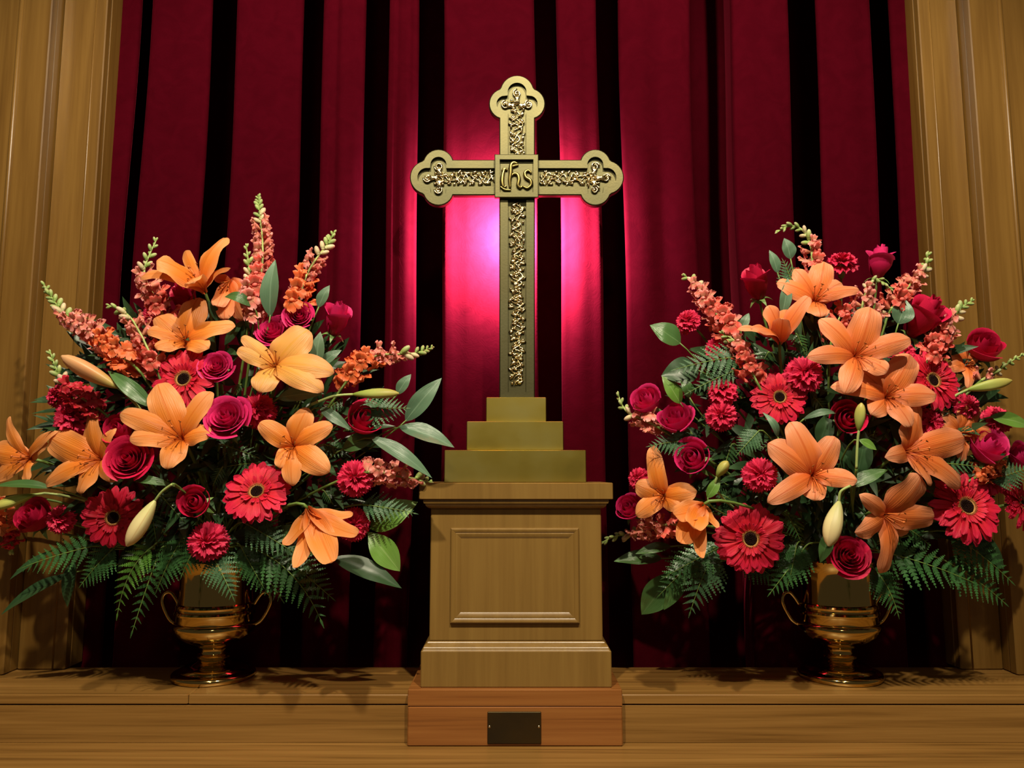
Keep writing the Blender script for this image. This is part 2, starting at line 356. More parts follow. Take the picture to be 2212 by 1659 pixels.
# oak pilasters: front board with a bead, return, recessed inner board
for side, nm, xc, xi, xe, xb in ((-1, 'wall_left', 6, 58, 155, -64), (1, 'wall_right', 2198, 2154, 2060, 2270)):
    w = tag(bpy.data.objects.new(nm, None), 'upright oak boards framing the curtain at the ' + ('left' if side < 0 else 'right'), 'wall', kind='structure')
    COL.objects.link(w); ORG[nm] = Vector((0, 0, 0))
    X0 = P(xc, 1458, YPIL).x; X1 = P(xi, 1446, YBRD).x; X2 = P(xe, 1440, YC-0.012).x; XB = P(xb, 1458, YPIL).x
    def bb(name, xa, xb_, y0, y1, bev=0.002):
        q = MB(); q.box(min(xa, xb_), max(xa, xb_), y0, y1, 0.0005, ZTOP, bev); return edge_split(q.build(name, M['oak_z'], w))
    bb('front_board', X0, XB, YPIL, YPIL+0.02)
    bb('front_board', XB + side*0.002, X0 + side*0.6, YPIL+0.002, YPIL+0.02)
    bb('return_board', X0 + side*0.001, X0 + side*0.02, YPIL+0.0201, 1.70)
    bb('inner_board', X2, X0 + side*0.0, YBRD, YBRD+0.018)
    bb('inner_return', X2 + side*0.0, X2 + side*0.02, YBRD+0.0182, YBRD+0.06)
    q = MB(); q.tube([(XB + side*0.001, YPIL, 0.0005), (XB + side*0.001, YPIL, ZTOP)], 0.0045, 10); q.build('bead_moulding', M['oak_z'], w)
    q = MB(); q.tube([(X2 + side*0.022, YBRD+0.001, 0.0005), (X2 + side*0.022, YBRD+0.001, ZTOP)], 0.0022, 8); q.build('bead_moulding', M['oak_z'], w)

# ------------------------------------------------------------------ curtain
# flat pleats (left, right, crown) measured along the wall, deep V folds between them
YREF = 250
PLE = [(205, 272, 0.2), (306, 440, 0.6), (498, 646, 0.5), (688, 782, 1.6), (834, 900, 1.8), (957, 1159, 0.5), (1209, 1297, 1.0), (1345, 1500, 1.6), (1590, 1713, 0.9), (1776, 1895, 0.8), (1945, 2030, 0.5)]
prof = []
for i, (a, c, cr) in enumerate(PLE):
    xa = P(a, YREF, YC).x; xb = P(c, YREF, YC).x; wdt = xb-xa
    yo = 0.004*math.sin(i*2.3) + (0.022 if i in (0, 10) else 0)
    n = 14; r = 0.009
    # rolled left edge
    for k in range(5):
        g = math.pi/2*(1-k/4); prof.append((xa + r - r*math.sin(g)*1.0, YC + yo + r - r*math.cos(g) + 0.0))
    for k in range(1, n):
        t = k/n; bow = cr*0.0045*math.sin(math.pi*t) + 0.0012*math.sin(t*9+i*1.7)*cr
        dip = 0.0
        if i == 3: dip = 0.010*math.exp(-((t-0.30)/0.13)**2)
        if i == 4: dip = 0.006*math.exp(-((t-0.22)/0.14)**2)
        if i == 5: dip = 0.004*math.exp(-((t-0.12)/0.06)**2)
        if i == 7: dip = 0.010*math.exp(-((t-0.55)/0.30)**2)
        if i == 8: dip = -0.004*math.exp(-((t-0.3)/0.2)**2)
        prof.append((xa + r + (wdt-2*r)*t, YC + yo - bow + dip))
    for k in range(5):
        g = math.pi/2*(k/4); prof.append((xb - r + r*math.sin(g), YC + yo + r - r*math.cos(g)))
    if i < len(PLE)-1:
        xn = P(PLE[i+1][0], YREF, YC).x; gap = xn-xb; dep = min(0.28, 0.16 + gap*2.0); lean = (xb+xn)/2/1.5*dep
        wn = P(PLE[i+1][1], YREF, YC).x-xn; ul = min(0.030, 0.36*wdt); un = min(0.030, 0.36*wn)
        if i == 7: dep, ul, un = 0.22, 0.012, -gap*0.16; lean = (xb+xn)/2/1.5*dep
        for k in range(1, 9):      # the fold opens out behind the pleats, so its throat lies in the dark
            t = k/8; prof.append((xb - ul*math.sin(t*math.pi/2) + lean*t, YC + r + dep*t))
        for k in range(1, 4): prof.append((xb - ul + (gap+ul+un)*k/4 + lean, YC + r + dep + 0.01*math.sin(math.pi*k/4)))
        for k in range(8, 0, -1):
            t = k/8; prof.append((xn + un*math.sin(t*math.pi/2) + lean*t, YC + r + dep*t))
NZ = 40; m_ = len(prof); vs = []; fs = []; uv = []
for j in range(NZ+1):
    z = -0.07 + (ZTOP+0.07)*j/NZ
    for k, (x, y) in enumerate(prof):
        sway = 0.0035*math.sin(z*3.1 + x*4.0) + 0.002*math.sin(z*7.3 + x*9.0)
        vs.append((x + sway, y + 0.004*math.sin(z*4.0 + x*6.0), z)); uv.append((k/m_, j/NZ))
for j in range(NZ):
    for k in range(m_-1):
        fs.append((j*m_+k, j*m_+k+1, (j+1)*m_+k+1, (j+1)*m_+k))
tag(link('curtain', mesh('curtain', vs, fs, M['velvet'], True, uv)), 'deep red velvet curtain hanging in flat pleats behind the cross', 'curtain')

# ------------------------------------------------------------------ oak block, plaque, pedestal
def rx(px, py, Y): return P(px, py, Y).x
def rz(px, py, Y): return P(px, py, Y).z
blk = empty('oak_block', (0, 1.29, ZLOW), 'reddish oak block with a dark plaque, under the gold pedestal', 'block')
YB = 1.290; zt = rz(1112, 1490, YB); zm = rz(1112, 1526, YB)
xl, xr = rx(880, 1560, YB), rx(1345, 1560, YB)
b = MB(); b.box(xl, xr, YB, YF-0.0005, ZLOW+0.0002, zm-0.0006, 0.0018); edge_split(b.build('lower_board', M['oak_red'], blk))
b = MB(); b.box(xl, xr, YB+0.0006, 1.482, max(zm+0.0004, 0.0004), zt, 0.0012)
b2 = MB(); b2.box(xl, xr, YB+0.0006, YF-0.0005, zm+0.0004, 0.0020, 0.0004)
edge_split(b.build('upper_board', M['oak_red'], blk)); edge_split(b2.build('upper_board_lip', M['oak_red'], blk))
pq = empty('plaque', (rx(1111, 1572, YB), YB-0.002, rz(1111, 1606, YB)), 'small dark bronze plaque screwed to the reddish oak block', 'plaque')
b = MB(); b.box(rx(1053, 1570, YB), rx(1169, 1570, YB), YB-0.0022, YB-0.0002, rz(1111, 1606, YB), rz(1111, 1537, YB), 0.0008); edge_split(b.build('plate', M['plaque'], pq))
for sx in (1057.5, 1164):
    b = MB(); b.ball((rx(sx, 1569, YB), YB-0.0024, rz(1111, 1569, YB)), 0.0021, 0.0012, 0.0021); b.build('screw', M['screw'], pq)

ped = empty('pedestal', (0.008, 1.40, zt), 'gold painted wooden pedestal with a framed front panel, carrying the cross', 'pedestal')
cxp = (rx(932, 1110, 1.325) + rx(1297, 1110, 1.325))/2
def pbox(name, hw, y0, y1, z0, z1, bev=0.0015):
    q = MB(); q.box(cxp-hw, cxp+hw, y0, y1, z0, z1, bev); return edge_split(q.build(name, M['gilt'], ped))
YBS = 1.302; YSH = 1.322
zb1 = rz(1112, 1406, YBS); zs0 = rz(1112, 1386, YSH); zs1 = rz(1112, 1098, YSH); zc0 = rz(1112, 1079, YBS); zc1 = rz(1112, 1043, YBS)
hwb = (rx(1316, 1450, YBS)-rx(903, 1450, YBS))/2; hws = (rx(1299, 1240, YSH)-rx(928, 1240, YSH))/2; hwc = (rx(1324, 1060, YBS)-rx(905, 1060, YBS))/2
pbox('base', hwb, YBS, 1.482, zt, zb1)
# ogee moulding between base and shaft, and below the cap: mitred profile loops
def mould(name, prf):
    """prf: list of (half width, front y, z) from bottom to top"""
    q = MB(); vs = []; fs = []
    for hw, yf, z in prf:
        yb = 1.482-(yf-YBS)*0.3
        vs += [(cxp-hw, yf, z), (cxp+hw, yf, z), (cxp+hw, yb, z), (cxp-hw, yb, z)]
    for k in range(len(prf)-1):
        for i in range(4):
            j = (i+1) % 4; fs.append((k*4+i, k*4+j, k*4+4+j, k*4+4+i))
    fs.append((3, 2, 1, 0)); n = len(prf)*4-4; fs.append((n, n+1, n+2, n+3))
    q.add(vs, fs); return edge_split(q.build(name, M['gilt'], ped), 25)
L1 = []
for k in range(9):
    t = k/8; g = t*math.pi/2
    L1.append((hwb-0.004-(hwb-0.004-hws-0.003)*(1-math.cos(g)), YBS+0.003+(YSH-YBS-0.006)*(1-math.cos(g)), zb1+0.0012+(zs0-zb1)*0.75*math.sin(g)))
L1.append((hws+0.002, YSH-0.002, zs0)); L1.append((hws, YSH, zs0+0.001))
mould('base_moulding', [(hwb-0.003, YBS+0.002, zb1), ] + L1)
pbox('shaft', hws, YSH, 1.470, zs0+0.001, zs1)
cm = []
for k in range(9):
    t = k/8; g = t*math.pi/2
    cm.append((hws+(hwc-0.009-hws)*math.sin(g)**1.2*0.9, YSH-(YSH-YBS-0.005)*math.sin(g)**1.2*0.9, zs1+(zc0-zs1)*0.55*(1-math.cos(g))))
cm += [(hwc-0.008, YBS+0.005, zs1+(zc0-zs1)*0.57), (hwc-0.0065, YBS+0.004, zs1+(zc0-zs1)*0.78), (hwc-0.007, YBS+0.0045, zc0)]
mould('cap_moulding', [(hws, YSH, zs1-0.001)] + cm)
pbox('cap', hwc, YBS, 1.483, zc0, zc1, 0.0012)
# raised panel frame: four mitred mouldings
px0, px1 = rx(973, 1240, YSH), rx(1251, 1240, YSH); pz0, pz1 = rz(1112, 1346, YSH), rz(1112, 1140, YSH)
fw = 0.0175
pr = [(0, 0.0), (0.0008, 0.0052), (0.0024, 0.0066), (0.0042, 0.0066), (0.0085, 0.0036), (0.0092, 0.0042), (0.0108, 0.0042), (fw, 0.0)]
crn = [(px0, pz0), (px1, pz0), (px1, pz1), (px0, pz1)]; inn = [(1, 1), (-1, 1), (-1, -1), (1, -1)]
for i in range(4):
    j = (i+1) % 4; q = MB(); vs = []; fs = []
    for d, h in pr:
        for c, n_ in ((crn[i], inn[i]), (crn[j], inn[j])): vs.append((c[0]+n_[0]*d, YSH-0.0001-h, c[1]+n_[1]*d))
    for k in range(len(pr)-1): fs.append((2*k, 2*k+1, 2*k+3, 2*k+2))
    q.add(vs, fs); edge_split(q.build('panel_moulding', M['gilt'], ped), 35)

# ------------------------------------------------------------------ brass cross on three steps
cr = empty('altar_cross', (cxp, 1.40, zc1), 'tall brass altar cross with trefoil ends and ihs plate on three steps', 'cross')
def step(xa, xb, ya, yb, y0, y1, z0=None):
    z_b = rz(1112, yb, y0) if z0 is None else z0
    q = MB(); q.box(rx(xa, ya, y0), rx(xb, ya, y0), y0, y1, z_b, rz(1112, ya, y0), 0.0012); edge_split(q.build('step', M['brass_step'], cr)); return rz(1112, ya, y0)
z1 = step(960, 1266, 972, 1041, 1.332, 1.468, zc1); z2 = step(1008, 1217, 910, 970, 1.352, 1.448, z1); z3 = step(1050, 1180, 858, 908, 1.370, 1.430, z2)
YX = 1.386
CX, CY = 1117.0, 383.0; HW, HI = 38.5, 20.0
def trefoil(L, r, rad_c, ang, n):
    cs = [(L-37, 0, r+0.0), (L-62, 27, r-3), (L-62, -27, r-3), (L-60, 0, rad_c)]; o = L-60; out = []
    for k in range(n+1):
        a = ang - 2*ang*k/n; d = (math.cos(a), math.sin(a)); best = 0
        for cx_, cy_, rr in cs:
            bx = (cx_-o)*d[0] + cy_*d[1]; cc = (cx_-o)**2 + cy_**2 - rr*rr; q = bx*bx-cc
            if q > 0: best = max(best, bx + math.sqrt(q))
        out.append((o+best*d[0], best*d[1]))
    return out
def outline(inset):
    hw = HW-inset if inset < 10 else HI; r = 37-inset if inset < 10 else 20.5; rc = 30-inset if inset < 10 else 26
    pts = []
    for (dx, dy), L in (((0, -1), 221), ((1, 0), 231), ((0, 1), 478), ((-1, 0), 232)):
        lx, ly = dy, -dx   # lateral (left of travel)
        if dy == 1:
            e = 0 if inset < 10 else 14
            loc = [(L-e, hw), (L-e, -hw)]
            loc = [(hw, hw)] + [loc[0]]*1 + [(L-e, hw*0.34), (L-e, -hw*0.34)] + [loc[1]]
        else:
            t = trefoil(L, r, rc, math.radians(131), 40)
            t[0] = (t[0][0], hw); t[-1] = (t[-1][0], -hw)
            loc = [(hw, hw)] + t
        for s_, t_ in loc: pts.append((CX + dx*s_ + lx*t_, CY + dy*s_ + ly*t_))
    return pts
def plane_pt(p, y): q = P(p[0], p[1], YX); return Vector((q.x, y, q.z))
O0, O1, I0 = outline(0), outline(2.2), outline(18.5)
n_ = len(O0); rings = [[plane_pt(p, YX+0.013) for p in O0], [plane_pt(p, YX+0.002) for p in O0], [plane_pt(p, YX) for p in O1], [plane_pt(p, YX) for p in I0], [plane_pt(p, YX+0.0065) for p in I0]]
vs = [v for r_ in rings for v in r_]; fs = []
for k in range(4):
    for i in range(n_):
        j = (i+1) % n_; fs.append((k*n_+i, k*n_+j, (k+1)*n_+j, (k+1)*n_+i))
fs.append(tuple(reversed(range(n_)))); fs.append(tuple(4*n_+i for i in range(n_)))
fs = [tuple(reversed(f)) for f in fs]
edge_split(link('cross_body', mesh('cross_body', vs, fs, M['brass_cross'], True), cr), 35)
# relief of vines, leaves and berries lying in the sunk channel of each arm
rnd = random.Random(3)
pxs = S(CX, CY, YX)
def relief(dx, dy, s0, s1, tref, L):
    q = MB(); lx, ly = dy, -dx
    def pt(s_, t_, h): v = plane_pt((CX + dx*s_ + lx*t_, CY + dy*s_ + ly*t_), 0); return Vector((v.x, YX+0.0065-h, v.z))
    n = int((s1-s0)/3)
    for ph in (0.0, math.pi):
        q.tube([pt(s0+(s1-s0)*k/n, (9+4*math.sin(k*0.37+ph*2))*math.sin(ph+(s0+(s1-s0)*k/n)*0.17+0.8*math.sin(k*0.23+ph)), 0.0022+0.001*math.cos(k*0.5+ph)) for k in range(n+1)], 1.4*pxs, 5)
    s_ = s0+6; k = 0
    while s_ < s1-4:
        sd = 1 if k % 2 else -1
        for _ in range(3):
            a = rnd.uniform(0, 6.3); R_ = Matrix.Rotation(a, 3, 'Y')
            q.ball(pt(s_+rnd.uniform(-4, 4), sd*rnd.uniform(2, 15), 0.002), rnd.uniform(4.5, 8.5)*pxs, 0.0026, 2.6*pxs, R_, 7, 4)
        q.ball(pt(s_+4, -sd*rnd.uniform(5, 14), 0.003), 3.2*pxs, 0.003, 3.2*pxs, None, 6, 4)
        q.ball(pt(s_+1, -sd*rnd.uniform(0, 8), 0.0035), 2.4*pxs, 0.0026, 2.4*pxs, None, 6, 4)
        s_ += 8.5; k += 1
    if tref:
        for c, t0 in (((L-38, 0), 0), ((L-62, 25), 1), ((L-62, -25), 2)):
            q.tube([pt(c[0]+9.5*math.cos(g*0.45)*(1-g*0.035), c[1]+9.5*math.sin(g*0.45)*(1-g*0.035), 0.003) for g in range(20)], 1.9*pxs, 5)
            for _ in range(3):
                a = rnd.uniform(0, 6.3); q.ball(pt(c[0]+rnd.uniform(-5, 5), c[1]+rnd.uniform(-5, 5), 0.0025), 5*pxs, 0.0026, 2.4*pxs, Matrix.Rotation(a, 3, 'Y'), 7, 4)
        for c in ((L-40, 0), (L-62, 24), (L-62, -24)):
            g = math.atan2(c[1], c[0]-(L-66)); mid = (c[0]*0.55+(L-66)*0.45, c[1]*0.55)
            v0 = pt(mid[0], mid[1], 0.0); v1 = pt(c[0], c[1], 0.0); ang = math.atan2(v1.z-v0.z, v1.x-v0.x)
            for k_, da in ((0, 0.0), (1, 0.5), (2, -0.5)):
                q.ball(pt(mid[0], mid[1], 0.003), 13*pxs, 0.0030, 3.4*pxs, Matrix.Rotation(-(ang+da), 3, 'Y'), 9, 5)
        for _ in range(12):
            q.ball(pt(L-62+rnd.uniform(-14, 10), rnd.uniform(-14, 14), 0.0025), 3.4*pxs, 0.003, 3.4*pxs, None, 6, 4)
    q.build('relief', M['brass_relief'], cr)
relief(0, -1, 50, 150, True, 221); relief(1, 0, 50, 165, True, 231); relief(-1, 0, 50, 165, True, 232); relief(0, 1, 52, 448, False, 478)
# square centre plate with raised rim and the letters ihs
def rect_ring(x0, x1, y0, y1, w, yf, yb, name, mat):
    A = [(x0, y0), (x1, y0), (x1, y1), (x0, y1)]; B_ = [(x0+w, y0+w), (x1-w, y0+w), (x1-w, y1-w), (x0+w, y1-w)]
    A2 = [(x0+1.5, y0+1.5), (x1-1.5, y0+1.5), (x1-1.5, y1-1.5), (x0+1.5, y1-1.5)]
    R_ = [[plane_pt(p, yb) for p in A], [plane_pt(p, yf+0.001) for p in A], [plane_pt(p, yf) for p in A2], [plane_pt(p, yf) for p in B_], [plane_pt(p, yb-0.0002) for p in B_]]
    q = MB(); v_ = [v for r_ in R_ for v in r_]; f_ = []
    for k in range(4):
        for i in range(4):
            j = (i+1) % 4; f_.append((k*4+i, k*4+4+i, k*4+4+j, k*4+j))
    f_.append((16, 17, 18, 19)); q.add(v_, f_); return edge_split(q.build(name, mat, cr))
rect_ring(1068.5, 1163, 337, 430, 11, YX-0.0085, YX-0.001, 'centre_plate', M['brass_cross'])
q = MB()
def stroke(pts, r0=3.2):
    c = catmull([plane_pt(p, YX-0.0035) for p in pts], 6); n = len(c)
    q.tube(c, [r0*pxs*(0.55+0.6*math.sin(math.pi*min(1, max(0, (k+0.8)/n)))) for k in range(n)], 8)
stroke([(1090, 366), (1086, 380), (1085, 396), (1088, 406), (1094, 403)], 4.0)                    # i
stroke([(1084, 372), (1090, 366), (1096, 370)], 3.0)
stroke([(1118, 356), (1110, 353), (1104, 359), (1103, 376), (1101, 392), (1102, 407)], 4.2)        # h stem
stroke([(1098, 366), (1108, 361), (1120, 358)], 2.8)                                              # bar
stroke([(1103, 384), (1110, 377), (1118, 379), (1121, 390), (1119, 402), (1124, 407), (1128, 403)], 3.8)
stroke([(1148, 376), (1141, 370), (1134, 375), (1136, 385), (1145, 391), (1147, 401), (1139, 408), (1130, 404)], 3.8)   # s
stroke([(1081, 404), (1090, 411), (1104, 412)], 2.4)
q.build('ihs_letters', M['brass_letters'], cr)
# hidden picture lamp clipped to the back of the cross, lighting the velvet
lm = empty('back_lamp', P(CX, 520, 1.42), 'small lamp clipped behind the brass cross, glowing on the curtain', 'lamp')
zc = rz(CX, 492, 1.43); xc_ = rx(CX, 492, 1.43)
em, nt, bs = nmat('lamp_glow'); bs.inputs['Emission Color'].default_value = (1, 0.72, 0.95, 1); bs.inputs['Emission Strength'].default_value = 6; bs.inputs['Base Color'].default_value = (0.8, 0.8, 0.8, 1)
q = MB(); q.box(xc_-0.009, xc_+0.009, YX+0.0132, YX+0.020, zc-0.03, zc+0.03, 0.001); edge_split(q.build('clip', M['plaque'], lm))
q = MB(); q.ball((xc_, YX+0.0265, zc), 0.007, 0.006, 0.016, None, 12, 8); q.build('bulb', em, lm)
pl = bpy.data.lights.new('back_lamp_light', 'SPOT'); pl.spot_size = math.radians(164); pl.spot_blend = 0.45; pl.energy = 110; pl.color = (0.92, 0.82, 0.86); pl.shadow_soft_size = 0.008
plo = bpy.data.objects.new('back_lamp_light', pl); COL.objects.link(plo); plo.location = (xc_, YX+0.040, zc); plo.rotation_euler = (math.pi/2, 0, 0); plo.parent = lm; plo.matrix_parent_inverse = Matrix.Translation(-ORG[lm.name])

# ------------------------------------------------------------------ brass urns
YV = 1.4155
def urn(px, label):
    c = P(px, 1462, YV); x0 = c.x; s = S(px, 1400, YV)
    def z(py): return rz(px, py, YV) - rz(px, 1463, YV)
    root = empty('brass_urn', (x0, YV, 0.0), label, 'vase', 'pair of brass urns')
    foot = [(0.0, 0.001), (84*s, 0.001), (86.5*s, 0.004), (86.5*s, 0.008), (84*s, 0.011), (80*s, 0.0125), (70*s, 0.014), (66*s, 0.018), (58*s, 0.0215), (46*s, z(1436)), (36*s, z(1430)), (30*s, z(1424))]
    q = MB(); q.lathe(foot, 56, (x0, YV, 0)); edge_split(q.build('foot', M['brass'], root), 40)
    st = [(30*s, z(1424)), (31*s, z(1420)), (35*s, z(1418)), (36*s, z(1414)), (34*s, z(1411)), (29*s, z(1409)), (27*s, z(1404)), (28*s, z(1399)), (33*s, z(1397)), (35*s, z(1394)), (33*s, z(1390)), (30*s, z(1389))]
    q = MB(); q.lathe(st, 48, (x0, YV, 0)); edge_split(q.build('stem', M['brass'], root), 40)
    bw = [(30*s, z(1390)), (50*s, z(1386)), (68*s, z(1378)), (81*s, z(1366)), (87.5*s, z(1353)), (88*s, z(1347)), (84*s, z(1341)), (80*s, z(1339.5)),
          (81*s, z(1326)), (82*s, z(1324)), (85*s, z(1323)), (86*s, z(1319)), (84*s, z(1315)), (80*s, z(1313.5)), (80*s, z(1310)), (83*s, z(1309)), (84*s, z(1305)), (82*s, z(1301)), (77*s, z(1299)),
          (76*s, z(1280)), (76*s, z(1255)), (77*s, z(1235)), (80*s, z(1222)), (87*s, z(1212)), (89*s, z(1209)), (87*s, z(1207)), (79*s, z(1214)), (74*s, z(1228)), (73*s, z(1300)), (60*s, z(1370)), (0.0001, z(1380))]
    q = MB(); q.lathe(bw, 64, (x0, YV, 0)); edge_split(q.build('bowl', M['brass'], root), 40)
    for sd in (-1, 1):
        def hp(dx, py): return Vector((x0 + sd*dx*s, YV, z(py)))
        q = MB(); q.tube(catmull([hp(84, 1350), hp(98, 1341), hp(110, 1322), hp(118, 1300), hp(114, 1284), hp(102, 1280), hp(92, 1290), hp(82, 1306)], 5), [0.0032]*36, 8); q.build('handle', M['brass'], root)
    return root, Vector((x0, YV, rz(px, 1225, YV)))
urnL, neckL = urn(461, 'polished brass urn vase holding the left bouquet')
urnR, neckR = urn(1815, 'polished brass urn vase holding the right bouquet')
NECK = {'L': neckL, 'R': neckR}
# ------------------------------------------------------------------ flowers: shared builders
DOME = {'L': (455, 900, 505, 485), 'R': (1800, 900, 500, 450)}
def domeY(px, py, side, off=0.0):
    cx, cy, ax, ay = DOME[side]; q = ((px-cx)/ax)**2 + ((py-cy)/ay)**2
    return 1.385 - 0.175*math.sqrt(max(0.0, 1-q)) + off
RN = random.Random(11)
def stem_to_neck(root, p, axis, side, mat='stem', r=0.0021, first=0.05):
    nk = NECK[side]; j = Vector((RN.uniform(-0.035, 0.035), RN.uniform(-0.03, 0.03), 0))
    e = nk + j + Vector((0, 0, -0.05)); k = nk + j + Vector((0, -0.01, 0.03))
    a = Vector(axis); c1 = p - a*first
    if c1.y > 1.47: c1.y = 1.47
    c2 = k + (c1-k)*0.35; c2.y = min(c2.y, 1.40)
    q = MB(); q.tube([bez(p, c1, c2, k, t/10) for t in range(11)] + [e], r, 6)
    return q.build('stem', M[mat], root)

def petal_mesh(name, B, T, a, Wd, L, mat, cup=0.22, flare=0.45, recurve=0.14, n=16, m=8, wav=0.0, seed=0):
    """a lily tepal: a curved blade from the throat B to the tip T, cupped along its midrib"""
    p1 = B + a*(flare*L); p2 = T + a*(recurve*L)
    d = T-B; s = a.cross(d)
    if s.length < 1e-5: s = a.orthogonal()
    s.normalize(); rr = random.Random(seed); ph = rr.uniform(0, 6)
    q = MB()
    def fn(u, v):
        x = 2*u-1
        c = bez(B, p1, p2, T, v); c2 = bez(B, p1, p2, T, min(1, v+0.01)); c0 = bez(B, p1, p2, T, max(0, v-0.01))
        t = (c2-c0).normalized(); nn = s.cross(t).normalized()
        if nn.dot(a) < 0 and v > 0.5 and False: nn = -nn
        w = Wd*0.5*max(0.24*(1-v)**2, (max(v, 0.0)**0.78*max(0.0, 1-v)**0.92)*3.20) if v < 0.999 else Wd*0.02
        lift = cup*w*(x*x) - 0.06*w*math.exp(-(x/0.16)**2) + wav*w*math.sin(v*13+ph+(2 if x > 0 else 0))*x*x*x*x*1.8
        return c + s*(x*w) + nn*lift
    q.grid(m, n, fn)
    return q.mesh(name, mat)

def lily(label, side, base, axis, tips, mat='lily', off=0.0, stamens=True, deep=0.022, fl=0.42, sign=1, stem=True):
    bx, by = base; Y = domeY(bx, by, side, off); a = facing(axis[0], axis[1], sign)
    B = P(bx, by, Y + deep*max(0.0, -a.y)); s = S(bx, by, Y)
    R = sum(math.hypot(t[0]-bx, t[1]-by) for t in tips)/len(tips)*s
    nk = NECK[side]
    root = empty('lily', nk + Vector((RN.uniform(-0.03, 0.03), RN.uniform(-0.02, 0.02), -0.05)), label, 'lily', 'orange lilies of the two bouquets')
    for i, t in enumerate(tips):
        d = ray(t[0], t[1])
        if len(t) > 3 and t[3] is not None:
            T = P(t[0], t[1], Y + t[3])
        else:
            Q = B + a*(0.34*R); den = d.dot(a)
            T = None
            if abs(den)/d.length > 0.25:
                k = (Q-EYE).dot(a)/den
                T = EYE + d*k
                if abs(T.y-Y) > 0.06: T = P(t[0], t[1], Y + (0.06 if T.y > Y else -0.06))
            else: T = P(t[0], t[1], Y)
        L = (T-B).length
        me = petal_mesh('petal', B + Vector((RN.uniform(-1, 1), RN.uniform(-1, 1), RN.uniform(-1, 1)))*0.001, T, a, t[2]*S(t[0], t[1], T.y)*1.08, max(L, 0.5*R), M[mat], 0.20+RN.uniform(-0.05, 0.10), fl, 0.16, wav=0.10, seed=i+int(bx))
        link('petal', me, root)
    if stamens:
        s1 = a.orthogonal().normalized(); s2 = a.cross(s1)
        for k in range(6):
            g = k*math.pi/3 + 0.3; dr = (a + (s1*math.cos(g) + s2*math.sin(g))*0.32).normalized()
            q = MB(); e = B + dr*(0.62*R*RN.uniform(0.85, 1.1))
            q.tube([B, B + dr*0.3*R + a*0.03*R, e], 0.0007, 5); st = q.build('stamen', M['filament'], root)
            q = MB(); q.ball(e, 0.0010, 0.0010, 0.0030, frame((s1*math.cos(g+1.5) + s2*math.sin(g+1.5))).to_3x3(), 6, 4)
            an = bpy.data.objects.new('anther', q.mesh('anther', M['anther'])); COL.objects.link(an); an.parent = st
        q = MB(); q.tube([B, B + a*0.7*R], 0.0010, 5); q.ball(B + a*0.7*R, 0.0020, 0.0020, 0.0020, None, 6, 4); q.build('pistil', M['filament'], root)
    if stem: stem_to_neck(root, B + a*0.004, a, side, r=0.0026)
    return root

# ---- rose heads: three stages, petals shared between copies
def rose_petal(phi, ha, r0, r1, r2, z0, z1, roll, dip, mat, pinch=0.0):
    q = MB()
    def fn(u, v):
        x = 2*u-1
        rad = r0*(1-v)**2 + 2*r1*v*(1-v) + r2*v*v
        ang = phi + x*ha*(0.35 + 0.65*min(1, v*1.6))
        z = z0 + (z1-z0)*v - dip*(x*x)*v*v
        if v > 0.7:
            e = ((v-0.7)/0.3)**2; rad += roll*e*(1-0.3*x*x); z -= roll*0.55*e
        rad += 0.035*x + pinch*math.cos(x*3.0)*v*v
        return Vector((rad*math.cos(ang), rad*math.sin(ang), z))
    q.grid(8, 7, fn); return q.mesh('petal', mat)
ROSES = {}
def rose_proto(kind, mat):
    if (kind, mat) in ROSES: return ROSES[(kind, mat)]
    out = []; rr = random.Random(5)
    n = {'open': 19, 'cup': 11, 'bud': 9}[kind]
    for i in range(n):
        g = i/(n-1); phi = i*2.39996 + rr.uniform(-.15, .15)
        if kind == 'open':
            out.append(rose_petal(phi, 1.55-0.70*g, 0.12, 0.10+0.88*g, 0.08+0.84*g, -0.75, 0.46-0.34*g+rr.uniform(-.03, .03), 0.02+0.16*g, 0.10+0.10*g, M[mat]))
        elif kind == 'cup':
            out.append(rose_petal(phi, 1.55-0.38*g, 0.15, 0.20+0.98*g, 0.08+0.72*g, -0.85, 0.64-0.12*g+rr.uniform(-.04, .04), 0.02+0.26*g*g, 0.16+0.20*g, M[mat]))
        else:
            out.append(rose_petal(phi, 1.6-0.40*g, 0.22, 0.30+0.72*g, 0.08+0.56*g, -1.25, 1.05-0.30*g+rr.uniform(-.05, .05), 0.03+(0.34 if g > 0.7 else 0.10*g), 0.22+0.22*g, M[mat], 0.03))
    q = MB(); zb = {'open': -0.75, 'cup': -0.85, 'bud': -1.25}[kind]
    q.ball((0, 0, zb), 0.26, 0.26, 0.26, None, 10, 6)
    for k in range(5):
        g = k*2*math.pi/5
        def sp(u, v, g=g):
            x = 2*u-1; w = 0.20*(1-v)**0.7; rad = 0.2+0.62*v; 
            return Vector((rad*math.cos(g)-x*w*math.sin(g), rad*math.sin(g)+x*w*math.cos(g), zb+0.05+0.25*v-0.55*v*v))
        q.grid(2, 5, sp)
    ROSES[(kind, mat)] = (out, q.mesh('calyx', M['calyx']), zb); return ROSES[(kind, mat)]
